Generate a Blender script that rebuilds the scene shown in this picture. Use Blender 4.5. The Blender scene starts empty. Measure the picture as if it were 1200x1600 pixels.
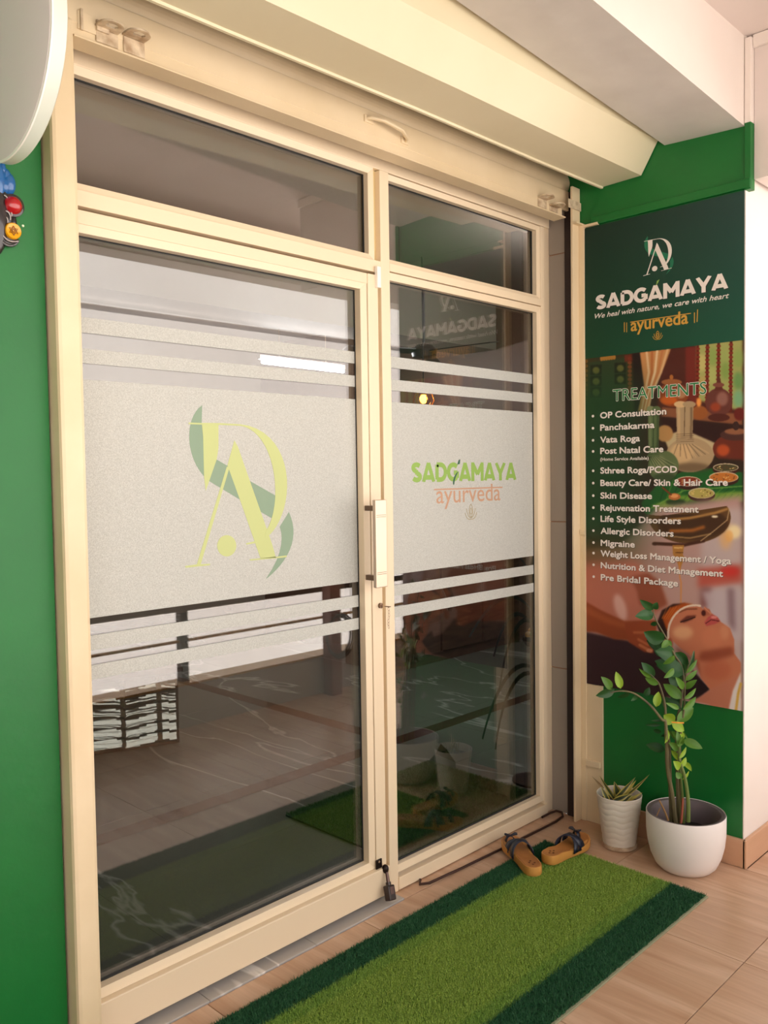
import bpy, bmesh, math, random
import numpy as np
from mathutils import Vector, Matrix
random.seed(7); rng = np.random.default_rng(7)
sc = bpy.context.scene
COL = sc.collection

# ------------------------------------------------------------------ camera
CAM = np.array([0.0, -2.05004, 1.45])
FW = np.array([0.71377458, 0.69910298, -0.04220034])
RT = np.array([0.69920458, -0.71476927, -0.01475988])
UP = np.array([0.04048219, 0.01897144, 0.99900014])
FPX = 1344.53
cd = bpy.data.cameras.new('camera'); cam = bpy.data.objects.new('camera', cd); COL.objects.link(cam)
cd.sensor_fit = 'VERTICAL'; cd.sensor_height = 24.0; cd.sensor_width = 18.0
cd.lens = 24.0 * FPX / 1600.0; cd.clip_start = 0.02; cd.clip_end = 300
cam.matrix_world = Matrix(((RT[0], UP[0], -FW[0], CAM[0]), (RT[1], UP[1], -FW[1], CAM[1]),
                           (RT[2], UP[2], -FW[2], CAM[2]), (0, 0, 0, 1)))
sc.camera = cam

# ------------------------------------------------------------------ world, sun, exposure
SKY = 2.6
w = bpy.data.worlds.new('sky'); sc.world = w; w.use_nodes = True
bg = w.node_tree.nodes['Background']
bg.inputs[0].default_value = (0.95, 0.975, 1.0, 1); bg.inputs[1].default_value = SKY
sd = bpy.data.lights.new('sun', 'SUN'); so = bpy.data.objects.new('sun', sd); COL.objects.link(so)
sd.energy = 34.0; sd.angle = math.radians(4); sd.color = (1, .98, .955)
so.rotation_euler = Vector((-0.1, -0.62, -0.78)).to_track_quat('-Z', 'Y').to_euler()
so.location = (0, 3, 8)
vs = sc.view_settings
vs.view_transform = 'Standard'; vs.look = 'None'; vs.gamma = 1.0; vs.use_curve_mapping = False
vs.exposure = -1.18
sc.cycles.max_bounces = 10; sc.cycles.diffuse_bounces = 5; sc.cycles.glossy_bounces = 5
sc.cycles.transparent_max_bounces = 16; sc.cycles.transmission_bounces = 8
sc.cycles.use_denoising = True; sc.cycles.sample_clamp_indirect = 20.0
sc.cycles.caustics_reflective = False; sc.cycles.caustics_refractive = False

# ------------------------------------------------------------------ helpers
def lin(c):
    return tuple(((v / 255) / 12.92 if v / 255 <= .04045 else ((v / 255 + .055) / 1.055) ** 2.4) for v in c)
MATS = {}
def mat(name, rgb, rough=.5, metal=0., noise=None, bump=0., bscale=40., spec=.5, trans=0., emit=None, coat=0., sub=0.):
    """rgb in sRGB 0-255; noise=(scale, rgb2, (stretch xyz), contrast)"""
    if name in MATS: return MATS[name]
    m = bpy.data.materials.new(name); m.use_nodes = True; MATS[name] = m
    nt = m.node_tree; b = nt.nodes['Principled BSDF']
    b.inputs['Base Color'].default_value = (*lin(rgb), 1)
    b.inputs['Roughness'].default_value = rough; b.inputs['Metallic'].default_value = metal
    b.inputs['Specular IOR Level'].default_value = spec
    b.inputs['Coat Weight'].default_value = coat
    if trans: b.inputs['Transmission Weight'].default_value = trans
    if emit:
        b.inputs['Emission Color'].default_value = (*lin(emit[0]), 1); b.inputs['Emission Strength'].default_value = emit[1]
    tc = nt.nodes.new('ShaderNodeTexCoord')
    if noise:
        sc_, c2, st, con = noise
        mp = nt.nodes.new('ShaderNodeMapping'); mp.inputs['Scale'].default_value = st
        n = nt.nodes.new('ShaderNodeTexNoise'); n.inputs['Scale'].default_value = sc_; n.inputs['Detail'].default_value = 6
        r = nt.nodes.new('ShaderNodeValToRGB')
        r.color_ramp.elements[0].position = .5 - con; r.color_ramp.elements[1].position = .5 + con
        r.color_ramp.elements[0].color = (*lin(rgb), 1); r.color_ramp.elements[1].color = (*lin(c2), 1)
        nt.links.new(tc.outputs['Object'], mp.inputs[0]); nt.links.new(mp.outputs[0], n.inputs[0])
        nt.links.new(n.outputs[0], r.inputs[0]); nt.links.new(r.outputs[0], b.inputs['Base Color'])
    if bump:
        n2 = nt.nodes.new('ShaderNodeTexNoise'); n2.inputs['Scale'].default_value = bscale; n2.inputs['Detail'].default_value = 4
        bp = nt.nodes.new('ShaderNodeBump'); bp.inputs['Strength'].default_value = bump; bp.inputs['Distance'].default_value = .003
        nt.links.new(tc.outputs['Object'], n2.inputs[0]); nt.links.new(n2.outputs[0], bp.inputs['Height'])
        nt.links.new(bp.outputs[0], b.inputs['Normal'])
    return m

def glass_mat(name, tint, f0):
    m = bpy.data.materials.new(name); m.use_nodes = True; nt = m.node_tree; nt.nodes.clear()
    out = nt.nodes.new('ShaderNodeOutputMaterial'); mix = nt.nodes.new('ShaderNodeMixShader')
    tr = nt.nodes.new('ShaderNodeBsdfTransparent'); gl = nt.nodes.new('ShaderNodeBsdfGlossy')
    tr.inputs[0].default_value = (*tint, 1); gl.inputs['Roughness'].default_value = 0.0
    gl.inputs['Color'].default_value = (1, 1, 1, 1)
    ge = nt.nodes.new('ShaderNodeNewGeometry'); vm = nt.nodes.new('ShaderNodeVectorMath'); vm.operation = 'DOT_PRODUCT'
    ab = nt.nodes.new('ShaderNodeMath'); ab.operation = 'ABSOLUTE'
    om = nt.nodes.new('ShaderNodeMath'); om.operation = 'SUBTRACT'; om.inputs[0].default_value = 1
    pw = nt.nodes.new('ShaderNodeMath'); pw.operation = 'POWER'; pw.inputs[1].default_value = 5
    ma = nt.nodes.new('ShaderNodeMath'); ma.operation = 'MULTIPLY_ADD'; ma.inputs[1].default_value = 1 - f0; ma.inputs[2].default_value = f0
    L = nt.links.new
    L(ge.outputs['Incoming'], vm.inputs[0]); L(ge.outputs['Normal'], vm.inputs[1]); L(vm.outputs['Value'], ab.inputs[0])
    L(ab.outputs[0], om.inputs[1]); L(om.outputs[0], pw.inputs[0]); L(pw.outputs[0], ma.inputs[0])
    L(ma.outputs[0], mix.inputs[0]); L(tr.outputs[0], mix.inputs[1]); L(gl.outputs[0], mix.inputs[2]); L(mix.outputs[0], out.inputs[0])
    return m

class MB:
    """collects geometry in one bmesh"""
    def __init__(s): s.bm = bmesh.new()
    def box(s, x0, x1, y0, y1, z0, z1, bev=0.):
        bm = s.bm; r = bmesh.ops.create_cube(bm, size=1); v = r['verts']
        for q in v: q.co = Vector(((x0 + x1) / 2 + q.co.x * (x1 - x0), (y0 + y1) / 2 + q.co.y * (y1 - y0), (z0 + z1) / 2 + q.co.z * (z1 - z0)))
        if bev:
            e = list({e for q in v for e in q.link_edges})
            bmesh.ops.bevel(bm, geom=e, offset=bev, segments=2, affect='EDGES', profile=.5)
        return s
    def obox(s, c, ax, size, bev=0.):
        """oriented box: centre, 3x3 axes (columns), size"""
        bm = s.bm; r = bmesh.ops.create_cube(bm, size=1); v = r['verts']; M = Matrix([Vector(a) for a in ax]).transposed()
        for q in v: q.co = Vector(c) + M @ Vector((q.co.x * size[0], q.co.y * size[1], q.co.z * size[2]))
        if bev:
            e = list({e for q in v for e in q.link_edges})
            bmesh.ops.bevel(bm, geom=e, offset=bev, segments=2, affect='EDGES', profile=.5)
        return s
    def tube(s, pts, rad, seg=10, cap=True):
        pts = [Vector(p) for p in pts]; n = len(pts)
        if not hasattr(rad, '__len__'): rad = [rad] * n
        rings = []; prev = None
        for i, p in enumerate(pts):
            t = (pts[min(i + 1, n - 1)] - pts[max(i - 1, 0)])
            if t.length < 1e-9: t = Vector((0, 0, 1))
            t.normalize()
            if prev is None:
                a = Vector((0, 0, 1)) if abs(t.z) < .9 else Vector((1, 0, 0))
                u = t.cross(a).normalized()
            else:
                u = (prev - t * prev.dot(t))
                u = u.normalized() if u.length > 1e-6 else t.orthogonal().normalized()
            prev = u; v = t.cross(u)
            rings.append([s.bm.verts.new(p + (u * math.cos(2 * math.pi * k / seg) + v * math.sin(2 * math.pi * k / seg)) * rad[i]) for k in range(seg)])
        for a, b in zip(rings, rings[1:]):
            for k in range(seg): s.bm.faces.new((a[k], a[(k + 1) % seg], b[(k + 1) % seg], b[k]))
        if cap:
            s.bm.faces.new(rings[0][::-1]); s.bm.faces.new(rings[-1])
        return s
    def lathe(s, prof, c=(0, 0, 0), seg=48, axis='z', cap0=True, fn=None):
        rings = []
        for i, (r, z) in enumerate(prof):
            ring = []
            for k in range(seg):
                a = 2 * math.pi * k / seg
                rr = fn(r, z, a) if fn else r
                if axis == 'z': p = (c[0] + rr * math.cos(a), c[1] + rr * math.sin(a), c[2] + z)
                elif axis == 'x': p = (c[0] + z, c[1] + rr * math.cos(a), c[2] + rr * math.sin(a))
                else: p = (c[0] + rr * math.cos(a), c[1] + z, c[2] + rr * math.sin(a))
                ring.append(s.bm.verts.new(p))
            rings.append(ring)
        for a, b in zip(rings, rings[1:]):
            for k in range(seg): s.bm.faces.new((a[k], a[(k + 1) % seg], b[(k + 1) % seg], b[k]))
        if prof[0][0] > 1e-6 and cap0: s.bm.faces.new(rings[0][::-1])
        if prof[-1][0] > 1e-6: s.bm.faces.new(rings[-1])
        return s
    def prism(s, pts2, fmap, a, b):
        """polygon (list of 2-tuples) extruded from depth a to b through fmap(u,v,d)->xyz"""
        A = [s.bm.verts.new(fmap(u, v, a)) for u, v in pts2]; B = [s.bm.verts.new(fmap(u, v, b)) for u, v in pts2]; n = len(A)
        for k in range(n): s.bm.faces.new((A[k], A[(k + 1) % n], B[(k + 1) % n], B[k]))
        s.bm.faces.new(A[::-1]); s.bm.faces.new(B)
        return s
    def strip(s, L, R):
        """ribbon between two point lists"""
        a = [s.bm.verts.new(p) for p in L]; b = [s.bm.verts.new(p) for p in R]
        for k in range(len(a) - 1): s.bm.faces.new((a[k], a[k + 1], b[k + 1], b[k]))
        return s
    def ball(s, c, r, sx=1, sy=1, sz=1, seg=20):
        q = bmesh.ops.create_uvsphere(s.bm, u_segments=seg, v_segments=max(8, seg // 2), radius=r)
        for v in q['verts']: v.co = Vector((c[0] + v.co.x * sx, c[1] + v.co.y * sy, c[2] + v.co.z * sz))
        return s
    def build(s, name, m, parent=None, smooth=False, bev=0., solid=0.):
        bm = s.bm; bmesh.ops.remove_doubles(bm, verts=bm.verts, dist=1e-6)
        bmesh.ops.recalc_face_normals(bm, faces=bm.faces)
        me = bpy.data.meshes.new(name); bm.to_mesh(me); bm.free()
        if m is not None:
            for q in (m if isinstance(m, (list, tuple)) else [m]): me.materials.append(q)
        o = bpy.data.objects.new(name, me); COL.objects.link(o)
        if smooth:
            for p in me.polygons: p.use_smooth = True
            try: me.set_sharp_from_angle(angle=math.radians(40))
            except Exception: pass
        if solid:
            md = o.modifiers.new('solid', 'SOLIDIFY'); md.thickness = solid; md.offset = 0
        if bev:
            md = o.modifiers.new('bevel', 'BEVEL'); md.width = bev; md.segments = 2; md.limit_method = 'ANGLE'
        if parent is not None:
            o.parent = parent
            o.matrix_parent_inverse = Matrix.Translation(-Vector(parent.location)) if parent.type == 'EMPTY' else Matrix.Identity(4)
        return o

def thing(name, label, cat, loc=(0, 0, 0), group=None):
    o = bpy.data.objects.new(name, None); COL.objects.link(o); o.location = loc; o.empty_display_size = .05
    o['label'] = label; o['category'] = cat
    if group: o['group'] = group
    return o
def tag(o, label, cat, group=None):
    o['label'] = label; o['category'] = cat
    if group: o['group'] = group
    return o
def structure(o, label=None, cat='wall'):
    o['kind'] = 'structure'
    if label: o['label'] = label; o['category'] = cat
    return o
def ray(px, py): return FW + RT * (px - 600) / FPX - UP * (py - 800) / FPX
def at_depth(px, py, d): return Vector(CAM + ray(px, py) * d)
def on_plane(ax, c, px, py):
    d = ray(px, py); return Vector(CAM + d * ((c - CAM[ax]) / d[ax]))

# ------------------------------------------------------------------ materials
cream = mat('cream_paint', (234, 215, 184), .38, bump=.05, bscale=6)
cream_dirty = mat('cream_paint_worn', (236, 217, 184), .5, noise=(3.0, (214, 192, 152), (1, 1, 1), .28), bump=.12, bscale=18)
hood_paint = mat('shutter_hood_paint', (230, 220, 190), .45, noise=(2.0, (220, 208, 174), (1, 1, 1), .3), bump=.1, bscale=5)
green = mat('green_wall_paint', (10, 112, 44), .45, noise=(4, (5, 98, 38), (1, 1, 1), .3), bump=.35, bscale=28)
white = mat('white_wall_paint', (240, 230, 222), .6, noise=(3, (232, 221, 212), (1, 1, 1), .3), bump=.12, bscale=20)
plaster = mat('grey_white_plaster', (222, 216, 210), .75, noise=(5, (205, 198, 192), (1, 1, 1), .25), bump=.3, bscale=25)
ceilm = mat('ceiling_paint', (228, 216, 210), .7, noise=(3, (220, 207, 200), (1, 1, 1), .3))
dark = mat('dark_recess', (38, 22, 18), .6)
black_metal = mat('blackened_metal', (40, 28, 26), .4, .6)
steel = mat('brushed_steel', (204, 184, 164), .28, 1.)
wood_in = mat('dark_brown_wood', (104, 76, 58), .4, noise=(6, (78, 54, 42), (1, 1, 6), .2))

def wood_tile_mat():
    m = bpy.data.materials.new('wood_look_tile'); m.use_nodes = True; nt = m.node_tree; b = nt.nodes['Principled BSDF']; L = nt.links.new
    tc = nt.nodes.new('ShaderNodeTexCoord'); oi = nt.nodes.new('ShaderNodeObjectInfo')
    va = nt.nodes.new('ShaderNodeVectorMath'); va.operation = 'ADD'
    mp = nt.nodes.new('ShaderNodeMapping'); mp.inputs['Scale'].default_value = (9, 1.1, 1)
    sc1 = nt.nodes.new('ShaderNodeVectorMath'); sc1.operation = 'SCALE'; sc1.inputs['Scale'].default_value = 37.0
    cx = nt.nodes.new('ShaderNodeCombineXYZ')
    L(oi.outputs['Random'], cx.inputs[0]); L(oi.outputs['Random'], cx.inputs[1]); L(cx.outputs[0], sc1.inputs[0])
    L(tc.outputs['Object'], va.inputs[0]); L(sc1.outputs[0], va.inputs[1]); L(va.outputs[0], mp.inputs[0])
    n = nt.nodes.new('ShaderNodeTexNoise'); n.inputs['Scale'].default_value = 1.6; n.inputs['Detail'].default_value = 8; n.inputs['Distortion'].default_value = .9
    r = nt.nodes.new('ShaderNodeValToRGB'); e = r.color_ramp.elements
    e[0].position = .3; e[0].color = (*lin((196, 155, 124)), 1); e[1].position = .7; e[1].color = (*lin((226, 192, 164)), 1)
    k = e.new(.5); k.color = (*lin((210, 172, 142)), 1)
    mp2 = nt.nodes.new('ShaderNodeMapping'); mp2.inputs['Scale'].default_value = (70, 3, 1)
    n2 = nt.nodes.new('ShaderNodeTexNoise'); n2.inputs['Scale'].default_value = 1.5; n2.inputs['Detail'].default_value = 3
    mx = nt.nodes.new('ShaderNodeMix'); mx.data_type = 'RGBA'; mx.blend_type = 'MULTIPLY'; mx.inputs[0].default_value = .22
    L(mp.outputs[0], n.inputs[0]); L(n.outputs[0], r.inputs[0]); L(va.outputs[0], mp2.inputs[0]); L(mp2.outputs[0], n2.inputs[0])
    L(r.outputs[0], mx.inputs[6]); L(n2.outputs[0], mx.inputs[7]); L(mx.outputs[2], b.inputs['Base Color'])
    b.inputs['Roughness'].default_value = .32; b.inputs['Specular IOR Level'].default_value = .4
    return m
tile_m = wood_tile_mat()
grout = mat('tile_grout', (150, 112, 88), .8)

def marble_mat(name, base, vein):
    m = bpy.data.materials.new(name); m.use_nodes = True; nt = m.node_tree; b = nt.nodes['Principled BSDF']; L = nt.links.new
    tc = nt.nodes.new('ShaderNodeTexCoord')
    mp = nt.nodes.new('ShaderNodeMapping'); mp.inputs['Scale'].default_value = (1.5, .45, 1); mp.inputs['Rotation'].default_value = (0, 0, -.35)
    n = nt.nodes.new('ShaderNodeTexNoise'); n.inputs['Scale'].default_value = 1.0; n.inputs['Detail'].default_value = 5; n.inputs['Distortion'].default_value = .7
    s = nt.nodes.new('ShaderNodeMath'); s.operation = 'SUBTRACT'; s.inputs[1].default_value = .5
    a = nt.nodes.new('ShaderNodeMath'); a.operation = 'ABSOLUTE'
    r = nt.nodes.new('ShaderNodeValToRGB'); e = r.color_ramp.elements
    e[0].position = 0; e[0].color = (*lin(vein), 1); e[1].position = .011; e[1].color = (*lin(base), 1)
    L(tc.outputs['Object'], mp.inputs[0]); L(mp.outputs[0], n.inputs[0]); L(n.outputs[0], s.inputs[0]); L(s.outputs[0], a.inputs[0])
    L(a.outputs[0], r.inputs[0]); L(r.outputs[0], b.inputs['Base Color'])
    b.inputs['Roughness'].default_value = .06; b.inputs['Specular IOR Level'].default_value = .6
    return m
marble = marble_mat('grey_green_marble', (122, 125, 117), (184, 187, 180))
sill_m = marble_mat('pale_grey_marble', (176, 172, 168), (225, 222, 218))

# ------------------------------------------------------------------ room shell (corridor side)
S = 3.115      # x of the right-hand side wall
fl = structure(MB().box(-5, 9, -2.32, -.066, -.12, -.006).build('floor', grout))
for i in range(-9, 15):
    for j in range(4):
        x0 = 3.1 + (i - 5) * .6 - .0; y1 = -1.06 + .6 * (2 - j)
        y0 = y1 - .6; y1 = min(y1, -.066); y0 = max(y0, -2.30)
        if x0 + .6 < -3.2 or x0 > 8.4 or y1 - y0 < .02: continue
        x1 = x0 + .6
        if x0 > S - .05:
            if y0 > -.82: x1 = 3.1155 if x0 < S else x0
            elif y1 > -.82 and x0 < S: MB().box(x0 + .0012, 3.1145, -.8285, y1 - .0012, -.006, 0).build('floor_tile', tile_m, fl)
            y1 = min(y1, -.829) if y0 < -.82 else y1
        if x1 - x0 < .01: continue
        t = MB().box(x0 + .0012, x1 - .0012, y0 + .0012, y1 - .0012, -.006, 0).build('floor_tile', tile_m, fl, bev=.0008)
# threshold strip of marble pieces under the door
th = structure(MB().box(.85, S, -.064, .10, -.12, -.006).build('trim_1', grout))
xs = [.95, 1.31, 1.70, 2.10, 2.62, 3.112]
for i, (a, b) in enumerate(zip(xs, xs[1:])):
    a_ = -.0 if a > 2.05 else 0
    MB().box(a + .001, b - .001, -.064, .099, -.006, .004 if a < 2.05 else .0).build('threshold_slab', sill_m if a < 2.05 else tile_m, th, bev=.001)

wl = structure(MB().box(-3.2, .897, -.08, .10, 0, 2.98).build('wall_left', green))
MB().box(-3.2, .897, -.092, -.08, 0, .10, .002).build('skirting', mat('skirting_tile', (196, 150, 116), .4), wl)
# side wall with the sign: green, battens at the top and outer edge
wr = structure(MB().box(S, 6.5, -.81, .10, 0, 2.98).build('wall_right', green))
MB().box(S - .012, S, -.8345, -.20, 2.445, 2.478, .003).build('batten', green, wr)
vb = MB().box(S - .008, S + .03, -.8345, -.812, 2.44, 2.672, .002).build('batten', green, wr)
vw = MB().box(S - .008, S + .03, -.8345, -.812, 2.672, 2.965, .002).build('batten', white, wr); vw['label'] = 'white painted length of the batten'
# white return face past the corner
wc = structure(MB().box(S, 6.5, -.8145, -.8105, .10, 2.98).build('wall_corner', white))
bs = structure(MB().box(S - .014, S, -.824, -.25, 0, .104, .002).build('baseboard_right', mat('skirting_wood', (216, 172, 138), .4, noise=(2, (200, 154, 120), (1, 1, 9), .25))))
structure(MB().box(S - .014, 6.5, -.828, -.815, 0, .104, .002).build('baseboard_corner', MATS['skirting_wood']))
# ceiling and beams
structure(MB().box(-5, 9, -2.4, 6.2, 2.975, 3.2).build('ceiling', ceilm))
bm_ = MB(); bmm = bm_.bm
def beamv(x, y, z): return bmm.verts.new((x, y, z))
P8 = [(-3.2, -.81, 3.0), (S, -.81, 2.664), (S, -.51, 2.680), (-3.2, -.51, 3.0)]
# the underside runs slightly out of level, as in the photograph
P8 = [(-3.2, -.81, 2.97), (1.2, -.81, 2.765), (S, -.81, 2.664), (S, -.51, 2.68), (1.2, -.51, 2.795), (-3.2, -.51, 2.973)]
lo = [beamv(*p) for p in P8]; hi = [beamv(p[0], p[1], 2.985) for p in P8]
for k in range(6): bmm.faces.new((lo[k], lo[(k + 1) % 6], hi[(k + 1) % 6], hi[k]))
bmm.faces.new((lo[0], lo[1], lo[4], lo[5])); bmm.faces.new((lo[1], lo[2], lo[3], lo[4])); bmm.faces.new((hi[0], hi[1], hi[4], hi[5])); bmm.faces.new((hi[1], hi[2], hi[3], hi[4]))
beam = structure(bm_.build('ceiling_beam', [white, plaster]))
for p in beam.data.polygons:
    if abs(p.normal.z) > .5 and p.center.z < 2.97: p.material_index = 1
structure(MB().box(S + .02, S + .30, -1.58, -.836, 2.478, 2.985).build('ceiling_beam', ceilm))
structure(MB().box(S + .005, S + .018, -1.58, -.836, 2.93, 2.972).build('trim_2', white))
# outer lintel and parapet behind the photographer
structure(MB().box(-5, 9, -2.40, -2.24, 2.70, 2.985).build('ceiling_beam', ceilm))
structure(MB().box(-5, 9, -2.32, -2.20, -.12, .25).build('wall_parapet', mat('parapet_plaster', (168, 158, 148), .7)))
structure(MB().box(-5, 9, -2.335, -2.185, .25, .262).build('trim_3', mat('gold_edge', (186, 140, 76), .35, .3)))
rl = thing('balcony_railing', 'low dark railing with a gold middle bar behind the parapet, reflected in the door glass', 'railing', (2, -2.26, .262))
MB().tube([(-5, -2.26, .69), (9, -2.26, .69)], .02, 8).build('top_rail', black_metal, rl)
MB().box(-5, 9, -2.27, -2.25, .49, .505).build('middle_rail', MATS['gold_edge'], rl)
for x in (-2.6, -.8, 1.0, 2.75, 5.6, 7.4): MB().box(x - .025, x + .025, -2.285, -2.235, .262, .69).build('post', black_metal, rl)
pc = MB().box(3.765, 3.855, -2.17, -2.08, 0, 1.60, .004).build('steel_column', mat('red_oxide_paint', (112, 50, 38), .5))
tag(pc, 'red-brown square steel column by the parapet, seen reflected in the glass door', 'column')
cc = MB()
for k in range(3):
    R = .105 + .008 * k
    cc.tube([(3.81 + R * math.cos(a), -2.06 + .012 * k, .40 + R * math.sin(a) * 1.2) for a in np.linspace(0, 6.283, 30)], .006, 6, cap=False)
tag(cc.build('cable_coil', mat('black_cable', (30, 28, 28), .5), smooth=True), 'black cable coil hung on the red-brown column, reflected in the door', 'cable')
# pipes at the far right, reflected in the fixed glass
pipe_m = mat('blue_grey_pipe', (150, 170, 190), .5)
pp = MB(); pts = [(4.62 + .03 * math.sin(t * 4), -2.12, .26 + 2.6 * t) for t in np.linspace(0, 1, 60)]
pp.tube(pts, [.028 + .004 * (k % 2) for k in range(60)], 10)
tag(pp.build('corrugated_pipe', mat('pale_blue_conduit', (176, 192, 210), .5), smooth=True), 'pale blue ribbed conduit running up, reflected in the fixed glass', 'pipe')
tag(MB().tube([(4.78, -2.12, 0), (4.78, -2.12, 2.98)], .05, 16).build('drain_pipe', pipe_m, smooth=True), 'smooth blue-grey drain pipe beside the ribbed conduit, reflected in the fixed glass', 'pipe')
# neighbouring building and ground
gr = structure(MB().box(-60, 60, -80, -2.5, -4.2, -4.0).build('ground', mat('pale_concrete', (215, 205, 196), .8)))
nb = thing('neighbouring_building', 'pinkish white sunlit building across the yard, reflected in the door glass', 'building', (4, -11, -4))
nbm = mat('pinkish_white_render', (234, 227, 223), .8, noise=(.5, (222, 212, 206), (1, 1, 1), .25))
MB().box(-9, 24, -14, -10.5, -4, 6.2).build('facade', nbm, nb)
MB().box(-9, 24, -10.5, -10.44, 4.16, 4.24).build('ledge', nbm, nb)
for k in range(5):
    MB().box(-6 + 5.5 * k, -4.4 + 5.5 * k, -10.5, -10.46, -3.6, -2.5).build('window', mat('far_window', (90, 100, 110), .2), nb)

# ------------------------------------------------------------------ interior of the clinic
iw = mat('interior_wall_paint', (176, 160, 142), .7)
fi = structure(MB().box(-1, 6.5, .10, 6.2, -.12, -.002).build('floor_inside', mat('pale_joint', (170, 172, 168), .6)))
for i in range(6):
    for j in range(10):
        MB().box(-1 + 1.2 * i + .001, .2 + 1.2 * i - .001, .10 + .6 * j + .001, .70 + .6 * j - .001, -.002, 0).build('marble_slab', marble, fi)
structure(MB().box(-3.4, -3.2, -2.32, -.08, 0, 2.98).build('wall_light_block', plaster))  # added unseen end wall, keeps light from the corridor's open end off wall_right
structure(MB().box(.0, 5.4, 1.12, 1.215, 0, .0012).build('trim_4', mat('brown_marble_band', (84, 62, 54), .08)))
structure(MB().box(3.3, 3.395, 1.215, 5.4, 0, .0012).build('trim_5', MATS['brown_marble_band']))
structure(MB().box(-1, 6.5, 6.0, 6.2, 0, 2.98).build('wall_back', mat('back_wall_paint', (176, 160, 142), .7)))
structure(MB().box(-1.2, -1, .10, 6.2, 0, 2.98).build('wall_inside_left', iw))
structure(MB().box(6.2, 6.5, .10, 6.2, 0, 2.98).build('wall_inside_right', mat('brown_panelling', (128, 96, 76), .5)))
structure(MB().box(.85, S + .05, -.078, .10, 2.62, 2.98).build('wall_above_door', plaster))
structure(MB().box(.9, 6.2, 2.6, 3.0, 2.55, 2.98).build('ceiling_beam', iw))
rd = thing('streak_desk', 'made-up low dark desk inside, its rippled mirror front imitating bright streaks seen through the left glass', 'desk', (2.35, 2.3, 0))  # made-up desk; its tilted rippled front stands in for bright wavy streaks
wav = bpy.data.materials.new('wavy_gloss'); wav.use_nodes = True
b_ = wav.node_tree.nodes['Principled BSDF']; b_.inputs['Metallic'].default_value = 1.0; b_.inputs['Base Color'].default_value = (*lin((150, 160, 162)), 1); b_.inputs['Roughness'].default_value = .03; b_.inputs['Specular IOR Level'].default_value = 1.0; b_.inputs['Coat Weight'].default_value = 1
MB().box(1.95, 2.62, 2.12, 2.6, .0, .40, .004).build('carcass', mat('desk_laminate', (60, 52, 46), .4), rd)
wm = MB(); N = 40; rows = []
for j in range(N + 1):
    z = .02 + .36 * j / N
    rows.append([wm.bm.verts.new((1.97 + .63 * i / 16, 2.092 + .018 * (((j / 6 + .12 * math.sin(i * .8) + .07 * math.sin(i * 2.1)) % 1.0) ** .85), z)) for i in range(17)])
for a, b in zip(rows, rows[1:]):
    for i in range(16): wm.bm.faces.new((a[i], a[i + 1], b[i + 1], b[i]))
wm.build('wavy_front', wav, rd, smooth=True)
MB().box(1.93, 2.64, 2.08, 2.62, .40, .425, .003).build('worktop', wood_in, rd)
rd.rotation_euler = (0, 0, math.radians(-20))
wc2 = thing('wooden_cabinet', 'dark brown wooden cabinet standing inside, seen through the fixed glass on the right', 'cabinet', (4.9, 2.2, 0))
MB().box(4.5, 6.1, 2.3, 2.8, 0, 1.15, .005).build('body', wood_in, wc2)
for k in range(3): MB().box(4.53 + .52 * k, 5.02 + .52 * k, 2.28, 2.30, .08, 1.05, .004).build('cabinet_door', wood_in, wc2)

# tube light
tl = thing('tube_light', 'lit white tube light on the ceiling batten inside, seen through the glass door', 'light', (4.87, 3.65, 2.4))
MB().tube([(4.40, 3.63, 2.40), (5.35, 3.68, 2.40)], .016, 12).build('tube', mat('lit_tube', (255, 255, 255), .5, emit=((235, 240, 250), 480)), tl, smooth=True)
MB().obox((4.875, 3.675, 2.44), ((.9986, .0525, 0), (-.0525, .9986, 0), (0, 0, 1)), (1.0, .04, .035)).build('batten', white, tl)
for x_, y_ in ((4.6, 3.66), (5.15, 3.69)): MB().tube([(x_, y_, 2.44), (x_, y_, 2.98)], .004, 6).build('hanging_rod', steel, tl)
added_tube = thing('tube_light', 'added unseen white tube brightening the room inside, high beside the entrance', 'light', (4.6, .7, 2.8))  # extra tube out of view, added to brighten the interior
MB().tube([(4.1, .7, 2.80), (5.1, .7, 2.80)], .016, 12).build('tube', MATS['lit_tube'], added_tube, smooth=True)
MB().box(4.05, 5.15, .68, .72, 2.82, 2.975).build('batten', white, added_tube)
# pendant lamp
pl = thing('pendant_lamp', 'small warm glowing pendant bulb inside, seen just above the frosted band', 'lamp', (4.55, 2.0, 1.99))
MB().ball((4.55, 2.0, 1.985), .028, sz=1.2).build('bulb', mat('warm_bulb', (255, 190, 90), .4, emit=((255, 170, 70), 30)), pl, smooth=True)
MB().tube([(4.55, 2.0, 2.02), (4.55, 2.0, 2.98)], .004, 6).build('cord', black_metal, pl)
MB().lathe([(.015, .03), (.02, .06), (.012, .075)], (4.55, 2.0, 1.985), 12).build('lamp_holder', mat('brass', (190, 130, 60), .3, .9), pl)
cg = MB()
for k in range(6):
    a = k * math.pi / 3
    cg.tube([(4.55 + r * math.cos(a), 2.0 + r * math.sin(a), z) for r, z in ((.015, 2.04), (.06, 2.02), (.075, 1.97), (.05, 1.92), (.01, 1.90))], .003, 5)
cg.build('cage', MATS['brass'], pl)
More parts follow.
